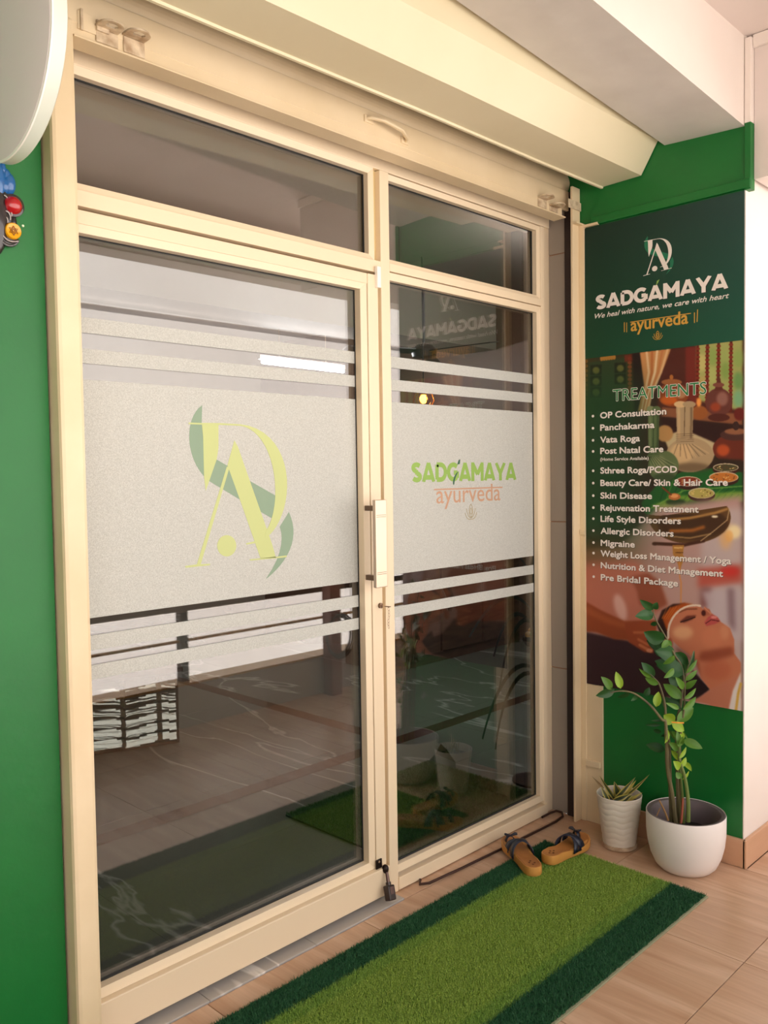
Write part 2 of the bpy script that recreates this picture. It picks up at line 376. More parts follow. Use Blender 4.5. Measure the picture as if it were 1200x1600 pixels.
# ceiling fan
cf = thing('ceiling_fan', 'brown ceiling fan hanging inside, seen through the upper part of the fixed glass', 'fan', (4.9, 2.3, 2.4))
fanm = mat('fan_brown', (70, 50, 42), .4)
MB().tube([(4.9, 2.3, 2.42), (4.9, 2.3, 2.98)], .01, 8).build('downrod', fanm, cf)
MB().lathe([(.02, -.06), (.09, -.05), (.10, 0), (.06, .04), (.02, .05)], (4.9, 2.3, 2.39), 24).build('motor', fanm, cf, smooth=True)
for k in range(3):
    a = .6 + k * 2.0944; d = Vector((math.cos(a), math.sin(a), 0)); n = Vector((-math.sin(a), math.cos(a), .15)).normalized()
    MB().obox(Vector((4.9, 2.3, 2.385)) + d * .36, (d, n, d.cross(n)), (.54, .12, .006), .002).build('blade', fanm, cf)

def mat_grass(name, x0, x1, y0, y1, z0, bands, density, mats, h=.011, parent=None):
    """artificial turf blades, one mesh; bands = list of (y0,y1,material index)"""
    n = int((x1 - x0) * (y1 - y0) * density)
    x = rng.uniform(x0, x1, n); y = rng.uniform(y0, y1, n); a = rng.uniform(0, 6.283, n)
    ln = rng.uniform(.6, 1.25, n) * h; tx = rng.normal(0, .45, n) * h; ty = rng.normal(0, .45, n) * h; wd = rng.uniform(.0008, .0015, n)
    co = np.zeros((n, 3, 3))
    co[:, 0] = np.c_[x - wd * np.cos(a), y - wd * np.sin(a), np.full(n, z0)]
    co[:, 1] = np.c_[x + wd * np.cos(a), y + wd * np.sin(a), np.full(n, z0)]
    co[:, 2] = np.c_[x + tx, y + ty, z0 + ln]
    me = bpy.data.meshes.new(name); me.vertices.add(3 * n); me.vertices.foreach_set('co', co.ravel())
    me.loops.add(3 * n); me.loops.foreach_set('vertex_index', np.arange(3 * n, dtype=np.int32))
    me.polygons.add(n); me.polygons.foreach_set('loop_start', np.arange(0, 3 * n, 3, dtype=np.int32))
    for m in mats: me.materials.append(m)
    mi = np.zeros(n, dtype=np.int32)
    yy = y + rng.normal(0, .004, n)
    for (a0, a1, k) in bands: mi[(yy >= a0) & (yy < a1)] = k
    me.polygons.foreach_set('material_index', mi); me.update(calc_edges=True)
    o = bpy.data.objects.new(name, me); COL.objects.link(o)
    if parent:
        o.parent = parent; o.matrix_parent_inverse = Matrix.Translation(-Vector(parent.location))
    o['kind'] = 'stuff'
    return o
def grass_mat(name, c1, c2):
    m = mat(name, c1, .55, noise=(260, c2, (1, 1, 1), .10), spec=.3)
    return m
g_light = grass_mat('light_turf', (180, 204, 96), (120, 152, 56)); g_mid = grass_mat('mid_turf', (160, 192, 88), (108, 148, 60)); g_dark = grass_mat('dark_turf', (66, 120, 76), (24, 76, 50))
# mat outside
gm = thing('grass_mat', 'light green artificial grass doormat with dark green borders in front of the door', 'doormat', (1.9, -.49, 0))
X0, X1, Y0, Y1 = .75, 2.80, -.812, -.165
MB().box(X0, X1 + .006, Y0 - .006, Y1, .0005, .006, .001).build('backing', mat('turf_backing', (150, 150, 120), .8), gm)
g_base = mat('turf_base_green', (76, 112, 36), .8); gb2 = mat('turf_base_dark', (16, 52, 28), .8)
MB().box(X0, X1, Y1 - .105, Y1, .006, .008).build('border_base', gb2, gm)
MB().box(X0, X1, Y0 + .004, Y0 + .125, .006, .008).build('border_base', gb2, gm)
MB().box(X0, X1, Y0 + .125, Y1 - .105, .006, .008).build('field_base', g_base, gm)
b1 = mat_grass('border_turf', X0, X1, Y1 - .105, Y1, .007, [], 230000, [g_dark], .010, gm); b1['label'] = 'dark green border turf'
b2 = mat_grass('border_turf', X0, X1, Y0, Y0 + .125, .007, [], 230000, [g_dark], .010, gm); b2['label'] = 'dark green border turf'
f1 = mat_grass('field_turf', X0, X1, Y0 + .12, Y1 - .10, .007, [(Y0, Y0 + .17, 1), (Y1 - .15, Y1, 1)], 240000, [g_light, g_mid], .010, gm); f1['label'] = 'light green turf field'
# mat inside
g_ind = grass_mat('indoor_turf', (96, 142, 80), (48, 96, 50))
gi = thing('indoor_grass_mat', 'dark green artificial grass mat lying inside behind the glass, one corner curled up', 'doormat', (2.75, .45, 0))
MB().box(2.28, 3.20, .11, .80, .0005, .008, .002).build('backing', gb2, gi)
mat_grass('turf', 2.28, 3.20, .11, .80, .008, [], 90000, [g_ind, g_ind], .012, gi)
cu = MB(); cu.strip([(3.20, .80, .005), (3.26, .80, .03), (3.29, .79, .08)], [(3.20, .62, .005), (3.25, .66, .02), (3.28, .74, .06)])
cu.build('curled_corner', gb2, gi, solid=.004)

# ------------------------------------------------------------------ door frame: everything in the glazing plane
GY = .030   # glass centre plane
gl_door = glass_mat('door_glass', (.84, .83, .80), .115)
gl_top = glass_mat('dark_tinted_glass', (.70, .66, .60), .21)
film_m = mat('frosted_film', (202, 204, 198), .65, noise=(420, (170, 172, 166), (1, 1, 1), .2), spec=.3)
def bead(mb, x0, x1, z0, z1, w=.022, yf=-.004, yb=.022, sides='LRTB'):
    """chamfered glazing bead ring running round the opening x0..x1, z0..z1 (opening is the glass edge)"""
    ox0, ox1, oz0, oz1 = x0 - w, x1 + w, z0 - w, z1 + w
    O = [(ox0, yf, oz0), (ox1, yf, oz0), (ox1, yf, oz1), (ox0, yf, oz1)]
    I = [(x0, yf + .006, z0), (x1, yf + .006, z0), (x1, yf + .006, z1), (x0, yf + .006, z1)]
    B = [(x0, yb, z0), (x1, yb, z0), (x1, yb, z1), (x0, yb, z1)]
    C = [(ox0, yb, oz0), (ox1, yb, oz0), (ox1, yb, oz1), (ox0, yb, oz1)]
    R = [[mb.bm.verts.new(p) for p in L] for L in (O, I, B, C)]
    for a in range(4):
        A, D = R[a], R[(a + 1) % 4]
        for k in range(4): mb.bm.faces.new((A[k], A[(k + 1) % 4], D[(k + 1) % 4], D[k]))
    return mb
def pane(parent, x0, x1, z0, z1, m, name='glass_pane'):
    return MB().box(x0 - .008, x1 + .008, GY - .003, GY + .003, z0 - .008, z1 + .008).build(name, m, parent)
def film(parent, x0, x1, z0, z1):
    return MB().box(x0, x1, GY - .0046, GY - .0034, z0, z1).build('frosted_film', film_m, parent)
gasket = mat('black_gasket', (34, 34, 32), .6)
def gask(parent, x0, x1, z0, z1):
    g = MB(); t = .004
    g.box(x0 - .004, x1 + .004, GY - .008, GY - .003, z0 - .006, z0 + t); g.box(x0 - .004, x1 + .004, GY - .008, GY - .003, z1 - t * .5, z1 + .006)
    g.box(x1 - t * .6, x1 + .006, GY - .008, GY - .003, z0, z1)
    return g.build('gasket', gasket, parent)

# fixed frame: stiles, mullion, transom rail, head
ff = thing('door_frame', 'cream painted metal frame holding the shopfront glazing', 'frame', (2.05, .02, 0))
MB().box(.935, .995, -.006, .06, .0, 2.62, .002).build('stile', cream, ff)
MB().box(2.085, 2.128, -.010, .06, .0, 2.47, .0015).build('mullion', cream, ff)
MB().box(3.034, 3.062, -.006, .06, .0, 2.47, .002).box(3.062, 3.1145, .004, .06, 0, 2.60, .001).build('stile', cream, ff)
MB().box(.995, 3.10, -.006, .06, 2.472, 2.62, .002).build('head', cream, ff)
MB().box(.995, 2.085, -.010, .06, 2.128, 2.168, .0015).build('transom_rail', cream, ff)
MB().box(2.128, 3.034, -.010, .06, 2.142, 2.170, .0015).build('transom_rail', cream, ff)
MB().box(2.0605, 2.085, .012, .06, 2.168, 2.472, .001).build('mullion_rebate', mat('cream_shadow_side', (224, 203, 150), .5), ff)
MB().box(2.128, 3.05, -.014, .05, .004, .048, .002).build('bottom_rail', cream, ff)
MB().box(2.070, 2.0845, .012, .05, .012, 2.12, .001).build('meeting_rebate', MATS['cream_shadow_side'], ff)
# left transom light
w2 = thing('window_2', None, None); w2['kind'] = 'structure'
del w2['label'], w2['category']
bead(MB(), 1.020, 2.041, 2.187, 2.452, .020).build('window_frame', cream, w2)
pane(w2, 1.020, 2.041, 2.187, 2.452, gl_top); gask(w2, 1.020, 2.041, 2.187, 2.452)
w3 = bpy.data.objects.new('window_3', None); COL.objects.link(w3); w3['kind'] = 'structure'
bead(MB(), 2.130, 3.014, 2.185, 2.450, .018).build('window_frame', cream, w3)
pane(w3, 2.130, 3.014, 2.185, 2.450, gl_top); gask(w3, 2.130, 3.014, 2.185, 2.450)
# fixed side light
w1 = bpy.data.objects.new('window_1', None); COL.objects.link(w1); w1['kind'] = 'structure'
bead(MB(), 2.130, 3.014, .086, 2.115, .024).build('window_frame', cream, w1)
pane(w1, 2.130, 3.014, .086, 2.115, gl_door); gask(w1, 2.130, 3.014, .086, 2.115)
for z0, z1 in ((1.823, 1.862), (1.745, 1.783), (1.104, 1.705), (1.028, 1.066), (.952, .990)): film(w1, 2.126, 3.018, z0, z1)
# door leaf
d1 = bpy.data.objects.new('door_1', None); COL.objects.link(d1); d1['kind'] = 'structure'
MB().box(.997, 2.066, -.030, .035, .022, .118, .003).build('bottom_rail', cream, d1)
MB().box(2.018, 2.066, -.014, .035, .1185, 2.118, .002).build('leaf_stile', cream, d1)
MB().box(.997, 1.012, -.014, .035, .1185, 2.118, .002).build('leaf_stile', cream, d1)
MB().box(1.0125, 2.0175, -.012, .035, 2.084, 2.118, .002).build('top_rail', cream, d1)
bead(MB(), 1.018, 1.992, .143, 2.064, .024, -.010).build('glazing_bead', cream, d1)
pane(d1, 1.018, 1.992, .143, 2.064, gl_door); gask(d1, 1.018, 1.992, .143, 2.064)
for z0, z1 in ((1.823, 1.862), (1.746, 1.783), (1.096, 1.705), (1.012, 1.051), (.936, .974)): film(d1, 1.012, 1.998, z0, z1)
MB().box(2.052, 2.070, -.026, -.012, 2.075, 2.145, .002).build('top_pivot', mat('white_plastic', (245, 240, 232), .4), d1)

# emblem on the frosted band (pixel outlines of the sticker, laid on the film as one flat print each)
def ez(p): return (280 + p[0] / 5.515, 620 + p[1] / 5.515)
def bez(P, n=14):
    out = []
    for t in np.linspace(0, 1, n):
        q = [np.array(p, float) for p in P]
        while len(q) > 1: q = [a * (1 - t) + b * t for a, b in zip(q, q[1:])]
        out.append(tuple(q[0]))
    return out
EM = {
 'ribbon': [
    bez([(198, 72), (60, 160), (30, 480), (216, 690)]) + [(212, 600), (206, 350), (193, 230)],
    [(322, 540), (425, 600), (395, 800), (530, 893)][:2] + [(452, 625), (538, 895), (255, 725)],
    [(600, 720), (858, 868), (850, 930), (812, 1055), (700, 990), (640, 860)],
    bez([(945, 992), (1040, 1200), (960, 1400), (750, 1570)]) + bez([(752, 1560), (880, 1380), (905, 1220), (866, 1120)], 8)],
 'letter': [
    [(195, 232), (338, 240), (338, 440), (322, 540), (228, 812), (214, 690), (205, 340)],
    [(80, 222), (195, 226), (195, 240), (80, 236)],
    [(195, 224), (340, 226), (520, 236)] + bez([(520, 236), (800, 260), (980, 480), (968, 760), (968, 1000), (800, 1200), (740, 1215)], 22) + [(745, 1160)] +
      bez([(745, 1160), (850, 1000), (880, 700), (800, 330), (620, 262), (520, 250)], 20) + [(340, 242), (195, 240)],
    [(475, 375), (505, 430), (800, 1270), (832, 1385), (700, 1392), (545, 950), (415, 590)],
    [(410, 600), (432, 610), (186, 1440), (150, 1450)],
    [(50, 1458), (150, 1444), (268, 1438), (262, 1452), (160, 1462), (55, 1474)],
    [(605, 1400), (835, 1378), (925, 1366), (925, 1382), (835, 1392), (612, 1412)],
    [(575, 1262), (650, 1244), (655, 1262), (580, 1274)]],
}
EM['dot'] = [[(409 + 82 * math.cos(a), 1284 + 92 * math.sin(a)) for a in np.linspace(0, 6.2, 30)]]
def flat(name, polys, fmap, d0, d1, m, parent, label=None):
    q = MB()
    for i, P in enumerate(polys):
        e = .00012 * (i % 3)
        q.prism(P, fmap, d0, d1 + e * (1 if d1 > d0 else -1))
    o = q.build(name, m, parent)
    if label: o['label'] = label
    return o
YG = GY - .0046
def fm_leaf(u, v, d):
    p = on_plane(1, YG, *ez((u, v))); return (p.x, YG - d, p.z)
sage = mat('sage_print', (132, 156, 132), .6); lime = mat('lime_print', (188, 198, 134), .6)
flat('emblem_ribbon', EM['ribbon'], fm_leaf, 0, .0003, sage, d1, 'grey-green ribbon of the emblem')
flat('emblem_letters', EM['letter'], fm_leaf, 0, .0006, lime, d1, 'yellow-green monogram letters')
flat('emblem_dot', EM['dot'], fm_leaf, 0, .0006, lime, d1, 'yellow-green dot')

# ---- lettering
def text_obj(body, o3, ux, uy, un, width, height, m, parent, name='lettering', bold=0., shear=0., label=None, thick=.0004, full=False, align='L'):
    """text whose ink box starts at o3 (baseline-left), runs along ux, height measured on cap/ink height"""
    cu = bpy.data.curves.new('t', 'FONT'); cu.body = body; cu.size = 1; cu.shear = shear
    cu.resolution_u = 3
    ob = bpy.data.objects.new('t', cu); COL.objects.link(ob)
    dg = bpy.context.evaluated_depsgraph_get(); me = bpy.data.meshes.new_from_object(ob.evaluated_get(dg))
    COL.objects.unlink(ob); bpy.data.objects.remove(ob)
    n = len(me.vertices); co = np.empty(n * 3); me.vertices.foreach_get('co', co); co = co.reshape(-1, 3)
    x0, x1 = co[:, 0].min(), co[:, 0].max(); cap = .73 if not full else co[:, 1].max()
    ymin = 0
    u = (co[:, 0] - x0) / (x1 - x0) * width; v = (co[:, 1] - ymin) / cap * height
    ux, uy, un = map(np.array, (ux, uy, un))
    q = np.array(o3)[None] + u[:, None] * ux + v[:, None] * uy + un * thick
    if bold > 0:
        bw = bold * height * 1.25; me.vertices.foreach_set('co', q.ravel())
        bmx = bmesh.new()
        for k in range(9):
            a = k * math.pi / 4; rr = 0 if k == 8 else bw
            dv = ux * rr * math.cos(a) + uy * rr * math.sin(a) + un * (.00001 * k)
            n0 = len(bmx.verts); bmx.from_mesh(me); bmx.verts.ensure_lookup_table()
            for v in bmx.verts[n0:]: v.co += Vector(dv)
        bmx.to_mesh(me); bmx.free(); me.update()
    else:
        me.vertices.foreach_set('co', q.ravel()); me.update()
    me.name = name
    me.materials.clear(); me.materials.append(m)
    o = bpy.data.objects.new(name, me); COL.objects.link(o)
    if parent is not None:
        o.parent = parent
        if parent.type == 'EMPTY': o.matrix_parent_inverse = Matrix.Translation(-Vector(parent.location))
    if label: o['label'] = label
    return o
def wordmark(body, o3, ux, uy, un, width, height, m, parent, thick=.0005, label=None):
    """heavy geometric capitals: every glyph a mesh of thick strokes, one unit high"""
    T = .24; h = T / 2
    def arc(cx, cy, rx, ry, a0, a1, n=18): return [(cx + rx * math.cos(math.radians(a0 + (a1 - a0) * i / n)), cy + ry * math.sin(math.radians(a0 + (a1 - a0) * i / n))) for i in range(n + 1)]
    GL = {'A': (.92, [[(h * .8, 0), (.46, 1)], [(.46, 1), (.92 - h * .8, 0)], [(.22, .24), (.70, .24)]]),
          'D': (.84, [[(h, h), (h, 1 - h)], [(h, h), (.36, h)] + arc(.38, .5, .36, .5 - h, -90, 90) + [(h, 1 - h)]]),
          'M': (1.0, [[(h, 0), (h, 1)], [(h, .93), (.5, .36)], [(.5, .36), (1 - h, .93)], [(1 - h, 0), (1 - h, 1)]]),
          'Y': (.86, [[(.43, 0), (.43, .42)], [(h * .6, 1), (.43, .40)], [(.86 - h * .6, 1), (.43, .40)]]),
          'S': (.70, [arc(.35, .73, .235, .27 - h, 35, 180, 12) + arc(.35, .73, .235, .165, 180, 262, 6) + arc(.35, .27, .245, .165, 82, 0, 6) + arc(.35, .27, .245, .27 - h, 0, -150, 12)]),
          'G': (.88, [arc(.47, .5, .37, .5 - h, 48, 312, 22), [(.77, .18), (.77, .52)], [(.77, .46), (.50, .46)]])}
    X = 0; P_ = MB(); gap = .035
    tot = sum(GL[c][0] for c in body) + gap * (len(body) - 1); S_ = width / tot; ux, uy, un, o3 = map(np.array, (ux, uy, un, o3))
    e = [0]
    def fm(u, v, d): return Vector(o3 + ux * u * S_ + uy * v * height + un * (d + e[0] * .000006))
    for c in body:
        w_, strokes = GL[c]
        for st in strokes:
            for i, (a, b) in enumerate(zip(st, st[1:])):
                t = np.array([b[0] - a[0], b[1] - a[1]]); t = t / (np.hypot(*t) + 1e-9); nn = np.array([-t[1], t[0]]) * h
                ext = t * .02 if len(st) > 2 else t * 0
                Q = [(a[0] - nn[0] - ext[0], a[1] - nn[1] - ext[1]), (b[0] - nn[0] + ext[0], b[1] - nn[1] + ext[1]), (b[0] + nn[0] + ext[0], b[1] + nn[1] + ext[1]), (a[0] + nn[0] - ext[0], a[1] + nn[1] - ext[1])]
                Q = [(X + u, min(1.0, max(0.0, v))) for u, v in Q]
                try: P_.prism(Q, fm, 0, thick)
                except ValueError: pass
                e[0] = (e[0] + 1) % 7
        X += w_ + gap
    o = P_.build('lettering', m, parent)
    if label: o['label'] = label
    return o
lg = mat('leaf_green_print', (140, 176, 84), .6); orange_p = mat('terracotta_print', (190, 150, 122), .6); leafdk = mat('dark_leaf_print', (50, 96, 74), .6)
khaki = mat('khaki_print', (168, 158, 128), .6)
FX, FZ, FN = (1, 0, 0), (0, 0, 1), (0, -1, 0)
def front(body, x0, x1, z0, h, m, **k): return text_obj(body, (x0, YG, z0), FX, FZ, FN, x1 - x0, h, m, w1, **k)
wordmark('SADGAMAYA', (2.262, YG, 1.424), FX, FZ, FN, .631, .072, lg, w1, label='green lettering on the frosted band')
front('ayurveda', 2.395, 2.785, 1.345, .071, orange_p, bold=.004, label='terracotta lettering on the frosted band')
def fm_w(u, v, d): return (u, YG - d, v)
flat('lettering_bar', [[(2.383, 1.3935), (2.80, 1.3935), (2.80, 1.399), (2.383, 1.399)]], fm_w, 0, .0005, orange_p, w1)
flat('leaf_mark', [[(2.517, 1.488), (2.526, 1.505), (2.535, 1.508), (2.532, 1.490)], bez([(2.492, 1.412), (2.485, 1.43), (2.505, 1.455), (2.522, 1.462)], 8) + bez([(2.520, 1.458), (2.508, 1.445), (2.500, 1.43), (2.497, 1.412)], 8)], fm_w, .0004, .0010, leafdk, w1)
def lotus(cx, cz, s, fmap, m, parent, d=.0005):
    q = MB()
    def line(P, wd):
        for (a, b) in zip(P, P[1:]):
            t = np.array([b[0] - a[0], b[1] - a[1]]); L_ = np.hypot(*t)
            if L_ < 1e-9: continue
            nn = np.array([-t[1], t[0]]) / L_ * wd / 2
            q.prism([(a[0] - nn[0], a[1] - nn[1]), (b[0] - nn[0], b[1] - nn[1]), (b[0] + nn[0], b[1] + nn[1]), (a[0] + nn[0], a[1] + nn[1])], fmap, 0, d)
    def P(L): return [(cx + x * s, cz + y * s) for x, y in L]
    wd = s * .09
    line(bez(P([(0, 1), (-.5, .5), (-.35, -.1), (0, -.45)]), 7), wd); line(bez(P([(0, 1), (.5, .5), (.35, -.1), (0, -.45)]), 7), wd)
    line(bez(P([(0, .6), (-.25, .3), (-.2, 0), (0, -.1)]), 5), wd); line(bez(P([(0, .6), (.25, .3), (.2, 0), (0, -.1)]), 5), wd)
    line(bez(P([(-.75, .55), (-.6, -.3), (-.2, -.45), (0, -.45)]), 7), wd); line(bez(P([(.75, .55), (.6, -.3), (.2, -.45), (0, -.45)]), 7), wd)
    line(bez(P([(-1, .1), (-.8, -.6), (-.3, -.7), (0, -.6)]), 7), wd); line(bez(P([(1, .1), (.8, -.6), (.3, -.7), (0, -.6)]), 7), wd)
    return q.build('lotus_mark', m, parent)
lotus(2.597, 1.300, .036, fm_w, khaki, w1)

# pull handle, hasp, lock
ph = MB(); ph.box(1.968, 2.020, -.084, -.070, 1.085, 1.372, .002)
hd = thing('pull_handle', 'flat polished steel pull handle on the meeting stile of the glass door', 'handle', (2.0, -.014, 1.085))
grip = ph.build('grip', steel, hd)
MB().box(1.987, 2.003, -.071, -.0145, 1.335, 1.352, .001).build('standoff', mat('bronze_post', (120, 98, 80), .35, .8), hd)
MB().box(1.987, 2.003, -.071, -.0145, 1.105, 1.122, .001).build('standoff', MATS['bronze_post'], hd)
for z in (1.128, 1.134, 1.315, 1.321): MB().box(1.972, 2.016, -.0845, -.0842, z, z + .0015).build('engraved_line', MATS['bronze_post'], grip)
# key in the door lock
ky = thing('key', 'small steel key with a short chain hanging in the door lock below the handle', 'key', (2.05, -.014, 1.00))
MB().lathe([(.0001, -.0145), (.009, -.0145), (.009, -.022), (.0001, -.0225)], (2.052, 0, 1.012), 16, 'y').build('lock_cylinder', MATS['bronze_post'], ky)
MB().tube([(2.052, -.022, 1.012), (2.052, -.040, 1.012)], .002, 6).build('key_shaft', steel, ky)
MB().box(2.047, 2.057, -.062, -.040, 1.0108, 1.0132, .001).build('key_bow', MATS['bronze_post'], ky)
ch = MB(); 
for k in range(7):
    c = (2.052 + .002 * math.sin(k), -.055, 1.004 - .010 * k)
    ch.tube([(c[0] + .004 * math.cos(a) * (k % 2), c[1] + .004 * math.cos(a) * ((k + 1) % 2), c[2] + .006 * math.sin(a)) for a in np.linspace(0, 6.283, 9)], .0009, 5, cap=False)
ch.build('chain', steel, ky)
# hasp + padlock
hs = thing('door_stopper', 'black metal door stopper with hinged arm and foot on the door stile', 'door stopper', (2.03, -.03, .0))
def hx(px, py, y): p = on_plane(1, y, px, py); return (p.x, y, p.z)
hc = on_plane(1, -.018, 593, 1356)
pl8 = MB().box(hc.x - .016, hc.x + .012, -.0195, -.0142, hc.z - .032, hc.z + .030, .002).build('plate', black_metal, hs)
MB().ball((hc.x + .014, -.032, hc.z - .004), .014, sx=.8, sy=.9, sz=1.1, seg=14).build('staple_boss', black_metal, hs, smooth=True)
for dz in (-.024, .022):
    MB().lathe([(.0001, -.0195), (.004, -.0195), (.003, -.0215), (.0001, -.022)], (hc.x - .002, 0, hc.z + dz), 10, 'y').build('screw', steel, pl8)
arm0 = Vector((hc.x + .012, -.040, hc.z - .012)); arm1 = Vector(on_plane(1, -.058, 608, 1388))
MB().tube([arm0, arm0.lerp(arm1, .5), arm1], [.005, .006, .0065], 8).build('swing_arm', mat('dull_iron', (96, 76, 72), .35, .7), hs, smooth=True)
d_ = (arm1 - arm0).normalized(); side = d_.cross(Vector((0, -1, 0))).normalized(); nrm = side.cross(d_)
cB = arm1 + d_ * .014
MB().obox(cB, (side, nrm, d_), (.032, .026, .048), .004).build('foot', mat('stay_black', (44, 30, 28), .35), hs)
MB().obox(cB + nrm * -.0132 * (1 if nrm.y > 0 else -1) - d_ * .008, (side, nrm, d_), (.016, .002, .024), .0008).build('foot_cover', MATS['dull_iron'], hs)
MB().tube([arm1 - d_ * .020, arm1 + d_ * .0], .009, 8).build('neck', MATS['stay_black'], hs)

# ------------------------------------------------------------------ shutter: guides, bottom bar, hood
rs = thing('roller_shutter', 'rolled-up cream steel roller shutter above the glass door, with its hood and guide rails', 'shutter', (2.0, -.1, 2.5))
# left guide post
MB().box(.9035, .9655, -.125, -.004, .0, 2.52, .010).build('guide_rail', cream_dirty, rs)
# right guide: two flanges of a channel with a dark slot
MB().box(3.056, 3.112, -.146, -.135, 0, 2.604, .002).build('guide_rail', cream_dirty, rs)
MB().box(3.098, 3.1145, -.1345, -.080, 0, 2.60).build('guide_slot', dark, rs)
MB().box(3.050, 3.1148, -.168, -.1462, 2.452, 2.458, .001).build('guide_bracket', cream_dirty, rs)
# grey side reveal tiles
rv = structure(MB().box(3.112, 3.1148, -.079, .0035, 0, 2.6).build('trim_6', grout))
for z0, z1 in ((.0, .62), (.623, 1.243), (1.246, 2.36), (2.363, 2.6)):
    MB().box(3.1085, 3.112, -.079, .003, z0 + .001, z1 - .001, .0005).build('reveal_tile', mat('grey_reveal_tile', (150, 140, 130), .35), rv)
# bottom bar
br = MB(); br.prism([(-.092, 2.60), (-.1, 2.60), (-.1, 2.492), (-.118, 2.486), (-.118, 2.482), (-.06, 2.480), (-.06, 2.492), (-.092, 2.496)], lambda u, v, d: (d, u, v), .968, 3.050)
br.build('bottom_bar', cream_dirty, rs, bev=.001)
MB().box(.897, 3.110, -.101, -.088, 2.523, 2.600, .001).build('bar_web', cream_dirty, rs)
sl = MB()
for k in range(5):
    z = 2.603 + k * .072
    n = 9; pr_ = [(-.088 - .010 * math.sin(math.pi * i / (n - 1)), z + .070 * i / (n - 1)) for i in range(n)] + [(-.082, z + .070), (-.082, z)]
    MB().prism(pr_, lambda u, v, d: (d, u, v), .900, 3.112).build('shutter_slat', cream_dirty, rs)
MB().box(.9, 3.112, -.0895, -.080, 2.6002, 2.6040).build('slat_gap', dark, rs)
# handle on the bar
hx0, hx1 = 1.935, 2.115
MB().tube([(hx0, -.1, 2.570), (hx0 + .012, -.116, 2.570), (hx0 + .05, -.135, 2.566), (hx1 - .05, -.135, 2.558), (hx1 - .008, -.118, 2.548), (hx1, -.101, 2.543)], [.005, .007, .007, .007, .006, .005], 8).build('lift_handle', cream_dirty, rs, smooth=True)
MB().obox((hx0 + .012, -.103, 2.568), ((1, 0, 0), (0, 1, 0), (0, 0, 1)), (.042, .005, .022), .002).build('handle_foot', cream_dirty, rs)
MB().obox((hx1 - .004, -.103, 2.546), ((1, 0, 0), (0, 1, 0), (0, 0, 1)), (.034, .005, .022), .002).build('handle_foot', cream_dirty, rs)
worn = mat('worn_hasp', (222, 204, 174), .5, noise=(30, (168, 142, 112), (1, 1, 1), .16))
def lug(x, z, w=.060, l=.052):
    # horizontal tongue with a hole, standing out from the bar
    q = MB(); n = 16; outer = [(x - w / 2, -.101), (x - w / 2, -.101 - l * .5)] + [(x + w / 2 * math.cos(a), -.101 - l * .5 - l * .5 * math.sin(a)) for a in np.linspace(math.pi, 0, n)][1:-1] + [(x + w / 2, -.101 - l * .5), (x + w / 2, -.101)]
    m_ = len(outer); cxh, cyh, rh = x, -.101 - l * .55, w * .2
    top = [q.bm.verts.new((a, b, z)) for a, b in outer]; bot = [q.bm.verts.new((a, b, z - .005)) for a, b in outer]
    ang = [math.atan2(b - cyh, a - cxh) for a, b in outer]
    ht = [q.bm.verts.new((cxh + rh * 1.3 * math.cos(t), cyh + rh * math.sin(t), z)) for t in ang]; hb = [q.bm.verts.new((cxh + rh * 1.3 * math.cos(t), cyh + rh * math.sin(t), z - .005)) for t in ang]
    for k in range(m_):
        j = (k + 1) % m_
        q.bm.faces.new((top[k], top[j], ht[j], ht[k])); q.bm.faces.new((bot[j], bot[k], hb[k], hb[j]))
        q.bm.faces.new((top[j], top[k], bot[k], bot[j])); q.bm.faces.new((ht[k], ht[j], hb[j], hb[k]))
    return q.build('lock_lug', worn, rs)
for x, z in ((1.058, 2.535), (1.130, 2.540), (2.905, 2.535), (2.985, 2.520)):
    lug(x, z)
    MB().box(x - .028, x + .030, -.1045, -.1005, 2.496, z - .006, .002).build('lug_plate', worn, rs)
MB().box(.985, 1.055, -.1035, -.1005, 2.510, 2.552, .001).build('bolt_plate', cream_dirty, rs)
for a_, b_2, c_2, d_3 in ((.990, .996, 2.507, 2.556), (1.030, 1.062, 2.520, 2.545)): MB().box(a_, b_2, -.110, -.1036, c_2, d_3, .001).build('bolt', worn, rs)
MB().box(3.02, 3.125 - .014, -.152, -.147, 2.512, 2.545, .001).build('bolt', worn, rs)
# hood of folded sheet
prof = [(-.240, 2.603), (-.246, 2.603), (-.252, 2.590), (-.252, 2.582), (-.243, 2.580), (-.262, 2.5835), (-.417, 2.590), (-.486, 2.703), (-.500, 2.76), (-.497, 2.762), (-.482, 2.703), (-.414, 2.594), (-.262, 2.588), (-.246, 2.590)]
prof = [(-.238, 2.606), (-.2405, 2.586), (-.243, 2.580), (-.252, 2.580), (-.254, 2.5865), (-.417, 2.590), (-.486, 2.703), (-.486, 2.975), (-.483, 2.975), (-.483, 2.704), (-.4155, 2.593), (-.2555, 2.5895), (-.2425, 2.607)]
hood = MB(); xx = [.60, 1.30, 2.0, 2.7, 3.110]; dz = [-.028, -.022, -.010, -.006, 0]
rings = [[hood.bm.verts.new((x, u, v + (d if v < 2.8 else 0))) for u, v in prof] for x, d in zip(xx, dz)]
n = len(prof)
for a, b in zip(rings, rings[1:]):
    for k in range(n): hood.bm.faces.new((a[k], a[(k + 1) % n], b[(k + 1) % n], b[k]))
hood.bm.faces.new(rings[0][::-1]); hood.bm.faces.new(rings[-1])
hood.build('hood', hood_paint, rs)
MB().box(.60, .604, -.483, -.082, 2.59, 2.975).build('hood_end', hood_paint, rs)

